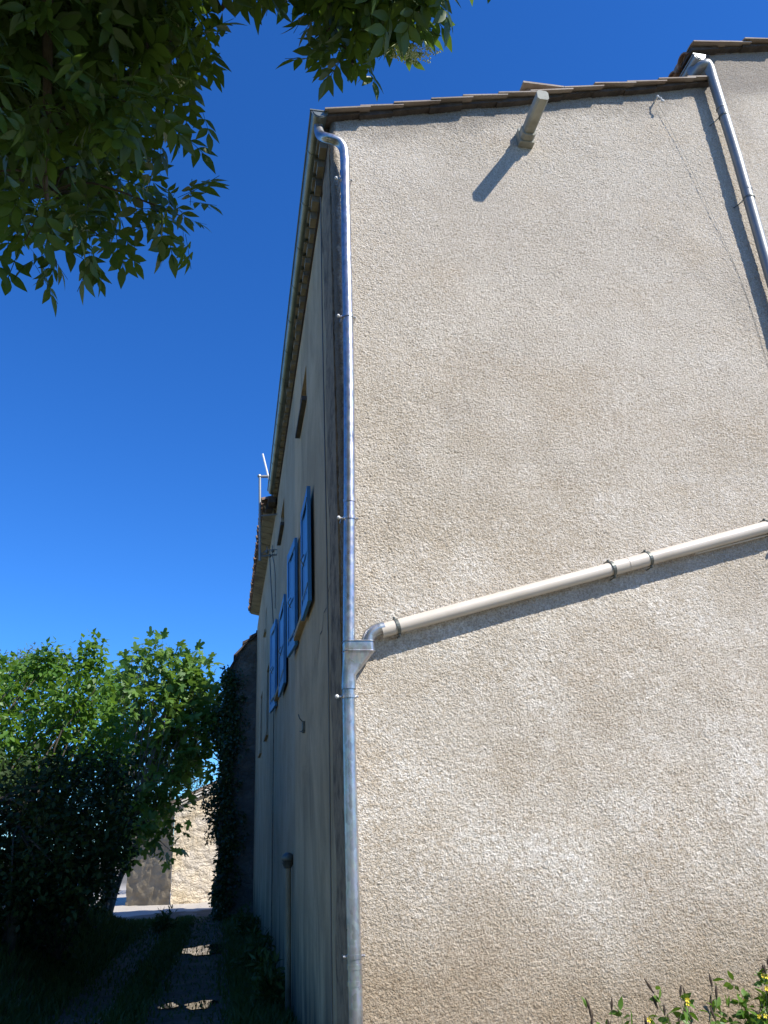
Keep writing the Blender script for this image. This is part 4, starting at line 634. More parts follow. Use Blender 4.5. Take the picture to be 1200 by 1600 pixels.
# vent pipe on the side wall
VP=empty('vent_pipe',(.66,9.35,0),'short wall-coloured standpipe with a dark round cap against the shaded side wall','vent pipe')
m=MB(); m.tube([(.67,9.35,-.02),(.67,9.35,1.47)],.030,14); m.build('pipe',M['side'],VP,True)
m=MB(); m.ball((.665,9.35,1.50),.068,14,10,.85); m.tube([(.665,9.35,1.40),(.665,9.35,1.46)],[.036,.066],14); m.build('cap',M['steel'],VP,True)
hk=MB(); hk.box(.695,.722,7.80,7.90,2.62,2.72); hk.tube([(.70,7.85,2.72),(.67,7.84,2.75),(.66,7.86,2.79)],.006,6); hk.tube([(.70,7.80,2.64),(.68,7.80,2.62),(.67,7.84,2.63)],.005,6)
tag(hk.build('wall_hook',M['steel']),'small dark iron hook fixed low on the shaded side wall below the shutters','hook')
# ------------------------------------------------------------------ lower house further along the lane
B=empty('lower_house',(3,17.5,0),'shaded house further along the lane with ragged overhanging eaves, joined to the cream house','house')
HB=[(15.2,16.1,3.6,4.9),(18.2,19.1,3.6,4.9),(16.6,17.0,5.9,6.4)]
m=MB(); holed_wall(m,XC,13.2,22.5,-.2,7.5,HB); m.quad((XC,22.5,-.2),(9,22.5,-.2),(9,22.5,8.6),(XC,22.5,7.5)); m.build('side_wall',M['side'],B)
for (a,b,c,d) in HB:
    m=MB(); X=XC+.14; w_=.05
    for (p,q,r,s) in((a,b,c,c+w_),(a,b,d-w_,d),(a,a+w_,c+w_,d-w_),(b-w_,b,c+w_,d-w_)): m.box(X,X+.05,p,q,r,s)
    wdw=m.build('window',M['frame'],B); m=MB(); m.quad((X+.03,a+w_,c+w_),(X+.03,b-w_,c+w_),(X+.03,b-w_,d-w_),(X+.03,a+w_,d-w_)); m.build('pane',M['glass'],wdw)
    m=MB(); m.box(XC-.05,XC+.1,a-.05,b+.05,c-.06,c-.004); m.build('sill',M['side'],wdw)
def zB(y): return 7.16+.052*(y-12.9)
m=MB(); rr=random.Random(8); y=12.95
while y<21.6:
    z_=zB(y)+rr.uniform(-.012,.012); e=.445+rr.uniform(-.012,.012)
    barrel(m,(e,y,z_+.10),(1.1,y,z_+.28),.085,.075)
    # concave under tile
    m.hexa([(e+.03,y+.05,z_+.075),(1.1,y+.05,z_+.255),(1.1,y+.17,z_+.255),(e+.03,y+.17,z_+.075),(e+.03,y+.04,z_+.10),(1.1,y+.04,z_+.28),(1.1,y+.18,z_+.28),(e+.03,y+.18,z_+.10)]); y+=.215
rB=m.build('roof',M['tile'],B)
n=12; V=[];
m=MB(); m.hexa([(.55,12.95,7.26),(9,12.95,9.6),(9,21.7,9.9),(.55,21.7,7.72),(.55,12.95,7.33),(9,12.95,9.66),(9,21.7,9.97),(.55,21.7,7.78)]); m.build('roof_deck',M['tile'],rB)
m=MB(); y=13.05; rr=random.Random(5)
while y<21.5:
    L=.36; z_=zB(y)+rr.uniform(-.006,.006); m.hexa([(.50,y,z_+.045),(XC+.05,y,z_-.02),(XC+.05,y+L-.03,z_-.005),(.50,y+L-.03,z_+.06),(.50,y,z_+.075),(XC+.05,y,z_+.02),(XC+.05,y+L-.03,z_+.035),(.50,y+L-.03,z_+.09)]); y+=L
m.build('soffit_tile',M['soffit'],rB)
m=MB(); rr=random.Random(6)
for i in range(9): y=12.75+rr.uniform(0,.5); x=.5+i*.03; m.box(x,x+.12,y,y+.2,zB(y)-.02+rr.uniform(-.04,.08),zB(y)+.13)
m.build('broken_verge',M['mortar'],rB)
# mast with antenna
A=empty('antenna_mast',(.5,14.2,6.4),'thin grey mast bracketed to the eaves carrying a tilted white rod','antenna mast')
A.location=(.42,12.85,6.2)
m=MB(); m.tube([(.437,12.86,6.12),(.408,12.85,7.74)],.022,8); m.build('mast_pole',M['zincdull'],A,True)
m=MB(); m.tube([(.395,12.85,7.70),(.56,12.86,7.715)],.026,8); m.ball((.398,12.85,7.71),.034); m.build('head_clamp',M['zincdull'],A)
m=MB(); m.tube([(.575,12.87,7.64),(.452,12.84,8.15)],.017,8); m.build('white_rod',M['white'],A)
m=MB(); m.tube([(.437,12.86,6.20),(.72,12.86,6.24)],.014,6); m.tube([(.44,12.86,6.22),(.55,12.86,6.32),(.72,12.86,6.33)],.009,6); m.build('wall_bracket',M['zincdull'],A); MB().tube([(.437,12.86,6.95),(.74,12.86,6.99)],.014,6).build('wall_bracket',M['zincdull'],A)
m=MB()
for x,z in((.55,6.27),(.60,6.20),(.645,6.29)): m.ball((x,12.82,z),.026,8,6,1.3); m.tube([(x,12.82,z+.1),(x,12.82,z-.06)],.007,5)
m.build('insulator',M['steel'],A)
cb=MB(); cb.tube(smoothpath([(.60,12.82,6.14),(.625,12.84,5.7),(.66,12.88,5.2),(.70,13.1,4.6),(.71,13.3,3.0),(.71,13.4,.1)],5),.010,5); cb.tube(smoothpath([(.645,12.82,6.2),(.69,12.83,5.9),(.70,12.9,5.3)],5),.008,5)
tag(cb.build('cable',M['steel']),'dark cable dropping from the antenna mast bracket down the shaded wall','cable','cables on the walls')
# ------------------------------------------------------------------ ivy covered outbuilding at the end of the row
def mat_stone(name,c1,c2,c3,sc=3.2,bs=.05):
    t=NT(name); wv=t.n.new('ShaderNodeVectorMath'); wv.operation='ADD'; nz_=t.n.new('ShaderNodeTexNoise'); nz_.inputs['Scale'].default_value=3; nz_.inputs['Detail'].default_value=4; t.l.new(t.tc.outputs['Object'],nz_.inputs['Vector'])
    sc_=t.n.new('ShaderNodeVectorMath'); sc_.operation='SCALE'; sc_.inputs['Scale'].default_value=.35; t.l.new(nz_.outputs['Color'],sc_.inputs[0]); t.l.new(t.map((1,1,1.7)),wv.inputs[0]); t.l.new(sc_.outputs[0],wv.inputs[1])
    v=t.vor(sc,wv.outputs[0],out=1); e=t.vor(sc,wv.outputs[0],'DISTANCE_TO_EDGE')
    g=t.n.new('ShaderNodeSeparateColor'); t.l.new(v,g.inputs[0])
    c=t.mix(g.outputs[0],c1,c2); c=t.mix(t.ramp(t.noise(1.1,5,.6),[(.42,0),(.62,1)]),c,c3)
    plaster=t.ramp(t.noise(.55,4,.6),[(.45,0),(.6,1)])
    c=t.mix(t.math('MULTIPLY',t.math('MULTIPLY',t.ramp(e,[(0,1),(.05,0)]),t.ramp(t.noise(2,4),[(.4,0),(.6,1)])),.55),c,t.mix(1,c,(.55,.5,.45),'MULTIPLY'))
    t.col(c); t.set(Roughness=.95)
    t.bump(t.math('ADD',t.math('MULTIPLY',t.ramp(e,[(0,0),(.12,1)]),.6),t.math('MULTIPLY',t.noise(7,6,.72),2.4)),.7,bs); return t.m
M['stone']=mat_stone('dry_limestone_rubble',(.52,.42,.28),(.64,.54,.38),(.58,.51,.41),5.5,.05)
M['darkstone']=mat_stone('shaded_rubble',(.13,.115,.095),(.20,.18,.15),(.10,.09,.07),4,.04)
Cb=empty('outbuilding',(1,23.2,0),'narrow dark stone outbuilding closing the row, its left edge smothered in ivy','outbuilding')
m=MB(); top=[(-.06,6.1),(.12,6.62),(.36,6.98),(.74,7.32),(4,7.6)]
for (a,za),(b,zb) in zip(top,top[1:]): m.quad((a,22.62,-.2),(b,22.62,-.2),(b,22.62,zb),(a,22.62,za))
m.quad((-.06,23.4,-.2),(-.06,22.62,-.2),(-.06,22.62,6.1),(-.06,23.4,6.1)); m.quad((4,23.4,-.2),(-.06,23.4,-.2),(-.06,23.4,6.1),(4,23.4,7.3))
m.build('wall',M['darkstone'],Cb)
m=MB(); rr=random.Random(2)
for (a,za),(b,zb) in zip(top,top[1:]):
    k=max(1,int((b-a)/.16))
    for i in range(k):
        x=a+(b-a)*i/k; z_=za+(zb-za)*i/k+rr.uniform(0,.03); x2=a+(b-a)*(i+1)/k+.04; z2=za+(zb-za)*(i+1)/k
        m.hexa([(x-.05,22.5+rr.uniform(-.03,.02),z_),(x2,22.52,z2),(x2,23.45,z2),(x-.05,23.45,z_),(x-.05,22.5,z_+.07),(x2,22.52,z2+.07),(x2,23.45,z2+.07),(x-.05,23.45,z_+.07)])
m.build('roof',M['mortar'],Cb)
rng=np.random.default_rng(21)
L1=leaflet(.62,.08,.1,False); L1h=leaflet(.55,.08,.12,False)
cs=[]; 
for i in range(760):
    z=rng.uniform(.0,6.3); x=-.07+abs(rng.normal(0,.13)) if rng.random()<.7 else rng.uniform(-.1,.45)
    if x>.15 and rng.random()<.6: continue
    cs.append((x-.05*math.sin(z*2.3)-.04*rng.random(),22.52+rng.uniform(-.1,.12),z))
for i in range(500): cs.append((-.12+rng.normal(0,.05)-.06*math.sin((z:=rng.uniform(0,6.1))*3.1),rng.uniform(22.5,23.4),z))
for (x,z,r,k) in((-.30,4.55,.14,22),(-.33,3.05,.16,28),(-.36,2.7,.12,18),(-.28,5.2,.1,16),(-.3,2.1,.12,18)):
    for i in range(k): cs.append(tuple(np.array([x,22.6,z])+rng.normal(0,r,3)))
IV=empty('ivy',(-.2,22.6,0),'dark ivy climbing the edge of the narrow outbuilding','ivy')
v,f=clumpleaves(cs,11,.13,L1,.085,rng,up=(-.2,-1,.4),droop=-.5); npobj('ivy_leaves',v,f,M['ivy'],IV)
m=MB()
for i in range(6): m.tube(smoothpath([(-.1+i*.04,22.58,-.05),(-.16+.05*i,22.57,1.6),(-.12+.03*i,22.57,3.4),(-.16+.04*i,22.57,5.4)],4),[.035,.034,.033,.03,.03,.028,.026,.024,.022,.02,.018,.015,.012],6)
m.build('ivy_stem',M['bark'],IV)
# ------------------------------------------------------------------ sunlit stone barn across the end of the lane
Bn=empty('stone_barn',(2,33,0),'sunlit pale stone barn closing the far end of the lane','barn')
def sgrid(p0,p1,zt0,zt1,step,out,seed):
    p0=np.array(p0,float);p1=np.array(p1,float);L=np.linalg.norm(p1-p0);nx=int(L/step)+1;nz=int(max(zt0,zt1)/step)+1
    U,Wd=np.meshgrid(np.linspace(0,1,nx),np.linspace(0,1,nz)); T=zt0+(zt1-zt0)*U; Z=-.3+(T+.3)*Wd; s=U*L
    h=.05*(fbm(s*3.2,Z*4.8,seed)-.5)*2+.03*(1-np.abs(2*vn(s*5,Z*8,seed+3)-1))+.015*vn(s*20,Z*22,seed+7)
    X=p0[0]+(p1[0]-p0[0])*U+out[0]*h; Y=p0[1]+(p1[1]-p0[1])*U+out[1]*h
    return np.stack([X,Y,Z],2).reshape(-1,3),gridfaces(nx,nz)
def barnz(x): return 3.42+.42*(x+1.0)
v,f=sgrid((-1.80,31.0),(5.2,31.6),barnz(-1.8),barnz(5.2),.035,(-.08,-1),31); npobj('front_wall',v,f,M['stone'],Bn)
M['barnshade']=simple('barn_shadow_wall',(.22,.18,.12),(.34,.28,.19),1.4,.95,.6,9,dist=.03,dirt=(.19,.155,.105))
v,f=sgrid((-3.4,32.35),(-1.80,31.0),2.8,barnz(-1.8),.06,(-.62,-.74),51); npobj('side_wall',v,f,M['barnshade'],Bn)  # turned, darker wall stands in for the tree shadow on the barn
m=MB(); 
for k,(o,zo,mt) in enumerate(((.16,.0,0),(.10,.12,0))): 
    m.hexa([(-2.1-o*.3,31.0-o,barnz(-2.1)+zo),(5.3,31.6-o,barnz(5.3)+zo),(5.3,36,barnz(5.3)+zo),(-2.1,36,barnz(-2.1)+zo),(-2.1-o*.3,31.0-o,barnz(-2.1)+zo+.055),(5.3,31.6-o,barnz(5.3)+zo+.055),(5.3,36,barnz(5.3)+zo+.055),(-2.1,36,barnz(-2.1)+zo+.055)])
m.build('verge_tile',simple('pale_bleached_tile',(.50,.46,.39),(.62,.58,.50),6,.9,.4,20,dirt=(.3,.26,.2)),Bn)
m=MB(); m.hexa([(-2.6,31.1,barnz(-2.4)+.16),(5.4,31.7,barnz(5.4)+.20),(5.4,36,barnz(5.4)+.2),(-2.6,36,barnz(-2.4)+.16),(-2.2,31.05,barnz(-2.2)+.32),(5.4,31.65,barnz(5.4)+.42),(5.4,36,barnz(5.4)+.42),(-2.2,36,barnz(-2.2)+.32)])
m.build('roof',M['tiletop'],Bn)
# ------------------------------------------------------------------ trees and shrubs
rng=np.random.default_rng(3)
EH=compound(2,True); EL=compound(2,False,False)
# elder overhanging the viewer from the left
TR=empty('elder_tree',(-2.7,.3,0),'elder tree overhanging the lane from the upper left, dark drooping leaves against the sky','tree')
v1,f1=clumpleaves(FG,8,.10,EH,.155,rng,upj=.75,axis_out=1.0,droop=-.45,var=.25)
# shading canopy above and behind
def visible(p):
    q=np.array(p)-np.array([0,0,1.6]); d=q@np.array([-.18465,-.90382,-.38602])  # camera looks along -z column
    if d>-.2: return False
    x=(q@np.array([.98237,-.18136,-.04529]))/-d; y=(q@np.array([-.029076,-.38758,.92138]))/-d
    return abs(x)<.56 and abs(y)<.76
can=[]
while len(can)<780:
    z=rng.uniform(4.2,7.6); x=rng.uniform(-4.6,1.45+.68*(z-6)); y=rng.uniform(-2.2,2.6)
    if ((x+1.6)/3.2)**2+((y-.1)/2.5)**2+((z-5.8)/2.0)**2>1.15: continue
    if visible((x,y,z)): continue
    can.append((x,y,z))
v2,f2=clumpleaves(can,13,.24,EL,.26,rng,upj=.5,droop=-.4)
npobj('crown',*catv([(v1,f1),(v2,f2)]),M['elder'],TR)
m=MB(); m.tube(smoothpath([(-2.7,.3,-.1),(-2.65,.35,1.4),(-2.3,.5,2.8),(-1.9,.6,4.2),(-1.5,.5,5.6)],5),[.17-.006*i for i in range(21)],10); 
bases=[(-2.3,.5,2.9),(-2.1,.55,3.6),(-1.9,.6,4.2),(-1.6,.5,5.2)]
for t_ in ((.2,1.2,5.2),(.9,1.2,5.3),(-.65,1.7,4.5),(-3,1.6,5.4),(-1.2,-1,6.3),(.4,-.6,6.6),(-3.4,-.9,5.6)):
    b=bases[rng.integers(4)]; mid=tuple((np.array(b)+np.array(t_))/2+np.array([0,0,.25])); P=smoothpath([b,mid,t_],5); m.tube(P,[.07-.0045*i for i in range(len(P))],7)
m.build('trunk',M['bark'],TR,True)
m=MB(); P=[Vector((0,0,1.6))+(Vector(q)-Vector((0,0,1.6)))*.9 for q in smoothpath([(-.66,1.7,4.5),(-.665,1.95,4.2),(-.68,2.13,4.02),(-.70,2.30,3.84),(-.69,2.36,3.76)],4)]; m.tube(P,[.021-.0010*i for i in range(len(P))],7)
P=smoothpath([(.2,1.2,5.2),(.36,1.8,4.55),(.385,1.92,4.40),(.37,1.98,4.30)],4); m.tube(P,[.016-.0009*i for i in range(len(P))],6)
fgA=np.array(FG); hub=np.array([(-.67,2.0,4.15),(-.70,2.2,3.95),(-.35,2.1,4.25),(-.1,1.95,4.35),(.3,1.95,4.35),(-.68,2.35,3.82)])
for p in FG[::2]:
    p=np.array(p); d=np.linalg.norm(hub-p,axis=1); h=hub[np.argmin(d)]
    if min(d)<.75: P=smoothpath([h,(h+p)/2+rng.normal(0,.03,3)+np.array([0,0,.04]),p],3); m.tube(P,[.006-.0006*i for i in range(len(P))],4,False)
m.build('branch',M['bark'],TR,True)
# flower heads (umbels)
rr=random.Random(4)
for c in ((.56,1.86,4.13),(.61,1.88,4.2),(.53,1.9,4.19),(-.3,1.95,4.25),(-.28,2.05,4.1),(-.62,2.42,3.74)):
    c=Vector(c); m=MB()
    for i in range(60):
        a=rr.uniform(0,6.28); r=.065*rr.random()**.5; q=c+Vector((r*math.cos(a),r*math.sin(a)*.6,-.01+rr.uniform(-.012,.012)+r*math.sin(a)*.4))
        m.ball(q,.0032,4,3); 
        if i%3==0: m.tube([c+Vector((0,-.01,.05)),q],.0009,3,False)
    m.build('flower_head',M['umbel'],TR)

# fig tree
FT=empty('fig_tree',(-3.0,23.4,0),'open fig tree with big lobed leaves and thin bare stems, beside the ivy-covered outbuilding','tree')
PM=palmate()
v,f=clumpleaves(FIG,11,.24,PM,.34,rng,upj=.5,axis_out=.9,droop=-.15); npobj('crown',v,f,M['fig'],FT)
m=MB(); base=[(-3.1,23.4,0),(-2.9,23.3,0),(-3.0,23.7,0),(-2.85,23.5,0)]
hubs=[(-2.9,23.4,1.7),(-2.5,23.3,2.4),(-3.0,23.8,2.6),(-2.2,23.6,2.2),(-2.4,23.1,2.9)]
for b in hubs: branchset(m,base,[b],.10,.05,rng,.5,0,7)
branchset(m,hubs,FIG[::2],.022,.007,rng,.5,.05,4); m.build('trunk',M['barkpale'],FT,True)
# mulberry-like hedge tree mass, bright on top, its own several trees
LM=leaflet(.62,.10,.15,False)
mul=np.array(MUL); 
M['shadeleaf']=mat_leaf('hedge_leaf_shaded',(.014,.034,.006),(.03,.062,.012),.10,(.03,.07,.01),.75)  # hedge leaf colour darkened so the lower foliage looks shaded
M['bush']=mat_leaf('shade_dark_bush_leaf',(.013,.032,.008),(.028,.058,.012),.12,(.04,.09,.012))  # bush leaf colour darkened in place of deep shade
def hedge_tree(name,sel,loc,label,trunkx,extra=[],leaf=.12,mat='mulb',per=40,rad=.27,cat='tree',grp='trees along the left of the track'):
    R_=empty(name,loc,label,cat,grp); cs=[tuple(p) for p in sel]+extra
    v,f=clumpleaves(cs,per,rad,LM,leaf,rng,upj=.6,droop=-.15); npobj('crown',v,f,M[mat],R_)
    m=MB(); b=Vector(loc)
    for k in range(3): 
        o=Vector((rng.uniform(-.3,.3),rng.uniform(-.3,.3),0)); m.tube(smoothpath([b+o*.5+Vector((0,0,-.1)),b+o+Vector((0,0,.9)),b+o*1.8+Vector((0,0,2.2))],4),[.075-.005*i for i in range(9)],7)
    hb=[tuple(b+Vector((rng.uniform(-.5,.5),rng.uniform(-.4,.4),rng.uniform(1.2,2.3)))) for _ in range(6)]
    branchset(m,hb,cs[::4],.022,.005,rng,.5,.05,4); m.build('trunk',M['bark'],R_,True); return R_
lowm=mul[mul[:,1]<13.35]; hi=mul[mul[:,1]>=13.35]
xr=hi[:,0]/hi[:,1]; a_=hi[xr<-.2]; b_=hi[xr>=-.2]
hedge_tree('mulberry_tree',b_,(-3.1,13.6,.3),'dense leafy tree just left of the fig tree, sunlit on top, dark below',0)
ex=[tuple(rng.normal(0,1,3)*np.array([1.1,1.2,.7])+np.array([-6.6,14.5,3.2])) for _ in range(90)]
hedge_tree('mulberry_tree',a_,(-5.0,14.0,.3),'dense sunlit yellow-green tree at the very left edge of the view',0,ex)
hedge_tree('shaded_hedge_tree',lowm,(-2.75,12.0,.4),'broad low front of the hedge trees, its leaf colour darkened as shade',0,[],.085,'shadeleaf',60,.27)
# dark understory bushes along the bank, with small gaps
for i,(x,y,w,h,lab) in enumerate(((-2.6,13.2,.75,1.25,'dark bush beside the track below the dense leafy tree, rightmost of the row'),(-3.3,12.2,.8,1.35,'dark bush on the bank below the dense leafy tree, second from the left edge'),(-4.3,11.6,.9,1.2,'dark bush at the left edge below the yellow-green tree, light glinting through'),(-3.0,17.0,.9,1.9,'dark bush farther along the track, between the hedge trees and the fig tree'),(-3.3,21.4,1.15,2.9,'dark bush at the far end of the bank, in front of the fig trunk'))):
    rg=np.random.default_rng(90+i); R_=empty('bush',(x,y,.4),lab,'bush','bushes under the left trees'); s_=[]
    while len(s_)<(62 if i==2 else 170 if i==4 else 95):
        q=rg.uniform(-1,1,3)
        if (q**2).sum()<1: s_.append((x+q[0]*w,y+q[1]*w*1.15,.35+h*.5+q[2]*h*.72))
    v,f=clumpleaves(s_,22,.2,LM,.10,rg,upj=.7); npobj('foliage',v,f,M['bush'],R_)
    m=MB(); branchset(m,[(x+rg.uniform(-.4,.4),y+rg.uniform(-.4,.4),.3) for _ in range(7)],s_[::2],.014,.004,rg,.5,.03,4); m.build('stem',M['bark'],R_)
PT=empty('olive_tree',(-6.6,19.6,0),'pale grey-green feathery tree showing above the hedge at far left','tree')
v,f=clumpleaves(PALE,70,.30,leaflet(.3,.05,.1,False),.09,rng,upj=.8); npobj('crown',v,f,M['pale'],PT)
m=MB(); m.tube(smoothpath([(-6.6,19.6,-.1),(-6.5,19.6,2),(-6.4,19.7,4.4)],4),[.11-.008*i for i in range(9)],8); branchset(m,[(-6.4,19.7,4.4),(-6.5,19.6,3.6)],PALE,.025,.006,rng,.5,.05,4); m.build('trunk',M['bark'],PT,True)
CT=empty('cypress_tree',(-2.6,42,0),'dark evergreen showing above the barn roof','tree')
cs=[]
for i in range(240):
    z=rng.uniform(1.2,6.3); r=1.9*math.sqrt(max(0,1-((z-3.6)/2.8)**2)); a=rng.uniform(0,6.28); q=r*rng.random()**.4; cs.append((-2.8+q*math.cos(a),42+q*math.sin(a),z))
v,f=clumpleaves(cs,30,.34,leaflet(.4,.05,.1,False),.14,rng,upj=.9); npobj('crown',v,f,M['pine'],CT)
m=MB(); m.tube([(-2.7,42,-.1),(-2.7,42,5)],[.2,.06],8); m.build('trunk',M['bark'],CT)
# tree line on the open side and behind the viewer, some added to cut skylight
def back_tree(x,y,h,w,lab,k):
    R_=empty('field_tree',(x,y,0),lab,'tree','trees standing in the fields around'); rg=np.random.default_rng(k); cs=[]
    for i in range(150):
        u=rg.normal(0,1,3); u/=np.linalg.norm(u); q=rg.random()**.35; cs.append((x+u[0]*w*q,y+u[1]*w*q,h*.58+u[2]*h*.40*q))
    v,f=clumpleaves(cs,26,.5,LM,.2,rg,upj=.7); npobj('crown',v,f,M['mulb'],R_)
    m=MB(); m.tube([(x,y,-.2),(x+.1,y,h*.6)],[.16,.07],8); branchset(m,[(x+.05,y,h*.4)],cs[::5],.05,.01,rg); m.build('trunk',M['bark'],R_)
back_tree(-9.5,19,3.6,2.2,'low leafy tree in the field behind the left hedge, the nearer one',61)
back_tree(-11.5,30,4.2,2.8,'round leafy tree in the field behind the left hedge, the farther one',62)

for k,(x,y,h_,w_) in enumerate(((-9,1.5,7.5,3.0),(-10,7.5,7.5,2.8),(-5.5,-8,6,3),(.5,-10,6.5,3.2),(6,-12,6,3))):  # the left pair is unseen, added to cut blue skylight on the side wall
    back_tree(x,y,h_,w_,'broad leafy tree standing '+('left of the viewer, added out of view to dim the skylight','left of the viewer, farther along, added out of view to dim the skylight','behind the viewer to the left','straight behind the viewer','behind the viewer to the right')[k],70+k)
# ------------------------------------------------------------------ white car parked beyond the hedge
K=empty('parked_car',(-6.3,27.5,0),'white parked car glimpsed through the dark hedge','car')
prof=[(-1.95,.35),(-1.98,.62),(-1.90,.86),(-1.25,.95),(-.72,1.36),(-.35,1.44),(.70,1.44),(1.25,1.30),(1.75,.98),(1.98,.90),(2.0,.40),(1.9,.28),(-1.85,.28)]
bm=bmesh.new(); vs=[bm.verts.new((x,-.84,z)) for x,z in prof]; fc=bm.faces.new(vs); r_=bmesh.ops.extrude_face_region(bm,geom=[fc])
for q in r_['geom']:
    if isinstance(q,bmesh.types.BMVert): q.co.y+=1.68
for q in bm.verts:
    if q.co.z>1.0: q.co.y*=1-(q.co.z-1.0)*.42
bmesh.ops.recalc_face_normals(bm,faces=bm.faces); bmesh.ops.bevel(bm,geom=list(bm.edges),offset=.05,segments=3,affect='EDGES')
me=bpy.data.meshes.new('body'); bm.to_mesh(me); bm.free(); me.materials.append(M['white']); [setattr(p,'use_smooth',True) for p in me.polygons]
b_=bpy.data.objects.new('body',me); COL.objects.link(b_); b_.parent=K
def cp(name,mb,mat,par=K): 
    me=bpy.data.meshes.new(name); me.from_pydata(mb.v,[],mb.f); me.materials.append(M[mat]); o=bpy.data.objects.new(name,me); COL.objects.link(o); o.parent=par; return o
for s in(-1,1):
    for xa,xb in((-.95,.0),(.08,.75),(.82,1.3)):
        m=MB(); y0=s*.843; y1=s*.70; zl=1.0; zt=1.33 if xb<1 else 1.24
        m.hexa([(xa,y0,zl),(xb,y0,zl),(xb,y0*.99,zl),(xa,y0*.99,zl),(xa+(.38 if xa<-.5 else .02),y1*1.04,zt),(xb-(.0 if xb<1 else .18),y1*1.04,zt),(xb-(.0 if xb<1 else .18),y1,zt),(xa+(.38 if xa<-.5 else .02),y1,zt)]); cp('window',m,'glass')
    m=MB(); m.ball((-1.88,s*.62,.70),.1,10,6,.7); cp('headlight',m,'white')
    m=MB(); m.box(1.95,2.01,s*.62-.1,s*.62+.1,.68,.84); cp('tail_light',m,'lampred')
    for x in(-1.25,1.25):
        m=MB(); m.tube([(x,s*.70,.31),(x,s*.87,.31)],.31,24); w=cp('wheel',m,'rubber'); m=MB(); m.tube([(x,s*.86,.31),(x,s*.885,.31)],.19,16); cp('rim',m,'zincdull',w)
K.rotation_euler=(0,0,.25)

# ------------------------------------------------------------------ weeds at the foot of the gable
LW=leaflet(.5,.08,.2,True)
def weed(name,x,y,h,label,kind,k,n=6,spread=.18):
    R_=empty(name,(x,y,0),label,'weed','weeds at the foot of the gable'); rg=np.random.default_rng(k); st=MB(); cs=[]; fl=[]; sd=[]
    for i in range(n):
        hh=h*rg.uniform(.6,1); dx,dy=rg.normal(0,spread),rg.normal(0,.06); top_=(x+dx,min(y+dy,4.95),hh); md=(x+dx*.4,y+dy*.5,hh*.55)
        P=smoothpath([(x+rg.normal(0,.04),y,-.02),md,top_],5); st.tube(P,[.0045-.0003*j for j in range(len(P))],5)
        for q in P[4:]:
            if kind=='dry': 
                if rg.random()<.35: cs.append((q,1))
            else: cs.append((q,2))
        if kind!='dry' and rg.random()<.45:
            fm=MB(); fl.append(fm)
            for j in range(5):
                a=j*1.257; fm.add([top_,(top_[0]+.012*math.cos(a-.45),top_[1]-.004,top_[2]+.012*math.sin(a-.45)),(top_[0]+.015*math.cos(a),top_[1]-.008,top_[2]+.015*math.sin(a)),(top_[0]+.012*math.cos(a+.45),top_[1]-.004,top_[2]+.012*math.sin(a+.45))],[(0,1,2,3)])
        if kind!='leafy':
            for j in range(2):
                q=P[-1-j*2]; u=Vector((rg.normal(0,.02),0,.05+rg.random()*.03)); sd.append((q,u))
    st.build('stem',M['stem'] if kind!='dry' else M['deadstalk'],R_)
    pts=[]
    for q,k_ in cs: pts+= [tuple(q)]*k_
    few=len(pts)<=16
    for grp in ([[p] for p in pts] if few else [pts]):
        v,f=clumpleaves(grp,2 if kind=='leafy' and not few else 1,.03,LW,.06,rg,upj=.8,axis_out=1,droop=-.1); npobj('leaf' if few else 'leaves',v,f,M['weed'],R_)
    for fm in fl: fm.build('flower',M['flower'],R_)
    for q,u in sd: MB().tube([q,q+u*.5,q+u],[.004,.008,.002],6).build('seed_stalk',M['deadstalk'],R_)
weed('weed',1.98,4.78,.86,'spindly dry weed at the foot of the gable, first from the left','dry',1,6)
weed('weed',2.22,4.75,.76,'small leafy weed with thin arching stems, second from the left below the gable','leafy',2,6,.14)
weed('weed',2.58,4.74,.80,'leafy green weed with yellow flowers low on the gable, left of the round tuft','flower',3,9,.12)
weed('weed',2.98,4.80,.76,'low rounded green tuft at the foot of the gable','leafy',4,16,.08)
weed('weed',3.22,4.78,.86,'cluster of dark upright seed stalks beside the tall weed at the right edge','seed',5,9,.10)
weed('weed',3.45,4.72,1.04,'tall leafy weed with yellow flowers at the bottom right edge of the view','leafy',6,16,.12)
weed('weed',3.75,4.78,.9,'leafy weed at the foot of the gable beyond the right edge','leafy',7,10,.12)
# twig growing at the pipe bend: throws the small leaf shadow
TW=empty('climbing_plant',(4.62,4.9,0),'thin climbing plant beside the grey downpipe near the right end of the beige pipe','plant')
m=MB(); P=smoothpath([(4.72,4.96,-.02),(4.75,4.95,1.5),(4.72,4.93,3.0),(4.55,4.88,3.9),(4.42,4.80,4.06)],5); m.tube(P,.006,5); m.build('stem',M['stem'],TW)
v,f=clumpleaves([tuple(q) for q in P[8:]]+[(4.40,4.80,3.98),(4.34,4.8,3.93),(4.42,4.78,3.88),(4.30,4.82,3.90)],5,.07,LW,.10,rng,upj=.7,droop=-.8); npobj('leaf',v,f,M['weed'],TW)

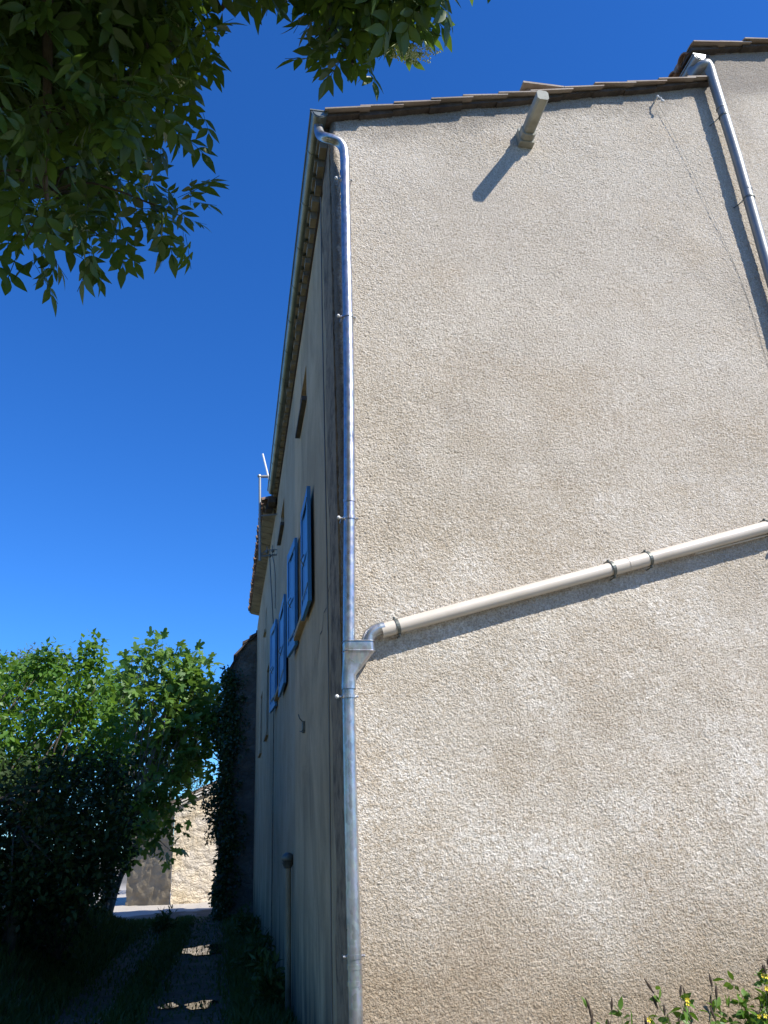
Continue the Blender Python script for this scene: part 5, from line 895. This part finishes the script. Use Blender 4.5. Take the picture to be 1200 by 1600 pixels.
# ------------------------------------------------------------------ grass
def blades(n,fx,fy,h,rg,dens=None):
    X=fx(rg,n);Y=fy(rg,n); Z=gh(X,Y); a=rg.uniform(0,6.28,n); hh=h*rg.uniform(.5,1.3,n); w=.004+.004*rg.random(n)+.0004*Y
    dx=np.cos(a)*w;dy=np.sin(a)*w; lx=rg.normal(0,.35,n)*hh;ly=rg.normal(0,.35,n)*hh
    V=np.stack([np.stack([X-dx,Y-dy,Z],1),np.stack([X+dx,Y+dy,Z],1),np.stack([X+dx*.7+lx*.4,Y+dy*.7+ly*.4,Z+hh*.6],1),np.stack([X-dx*.7+lx*.4,Y-dy*.7+ly*.4,Z+hh*.6],1),np.stack([X+lx,Y+ly,Z+hh],1)],1).reshape(-1,3)
    b=(np.arange(n)*5)[:,None]; F=np.concatenate([b+np.array([[0,1,2]]),b+np.array([[0,2,3]]),b+np.array([[3,2,4]])]); return V,F
rg=np.random.default_rng(77); U=lambda a,b:(lambda r,n:a+(b-a)*r.random(n))
Yd=lambda a,b:(lambda r,n:a+(b-a)*r.random(n)**1.2)
parts=[blades(2500,U(-1.95,-1.1),Yd(7,24),.06,rg),blades(2500,U(-.86,.2),Yd(7,24),.05,rg),blades(5000,lambda r,n:-1.98+r.normal(0,.13,n),Yd(7,24),.10,rg),blades(3500,lambda r,n:.22+r.normal(0,.12,n),Yd(7,24),.10,rg),blades(8000,lambda r,n:-.98+r.normal(0,.12,n),Yd(7,24),.09,rg),blades(13000,U(.15,.70),Yd(7,24),.14,rg),blades(34000,U(-5.2,-1.9),Yd(7,23),.15,rg),blades(9000,U(.8,4.6),U(3.6,5.0),.12,rg)]
g=npobj('grass',*catv(parts),M['grass']); tag(g,'short dark grass along the verges and between the wheel tracks','grass',kind='stuff')
def tuft(x,y,r,h,lab,k):
    rg=np.random.default_rng(k); R_=empty('grass_tuft',(x,y,0),lab,'plant','dark tufts along the lane'); cs=[(x+rg.normal(0,r*.45),y+rg.normal(0,r*.5),abs(rg.normal(0,h*.4))+.05) for _ in range(50)]
    v,f=clumpleaves(cs,16,.10,leaflet(.25,.05,.2,False),.12,rg,upj=.8,droop=.4); npobj('leaf',v,f,M['grass'],R_); m=MB(); branchset(m,[(x,y,0)],cs[::4],.008,.003,rg,n=4); m.build('stem',M['stem'],R_)
tuft(-1.35,20.5,.3,.36,'round dark bush growing between the wheel tracks near the far end',1)
tuft(.45,17.5,.3,.5,'dark weeds against the side wall far along the track',2); tuft(.5,12.6,.22,.5,'dark weeds against the side wall midway along the track',3); tuft(.52,9.9,.18,.4,'dark weeds against the side wall nearest the standpipe',4)
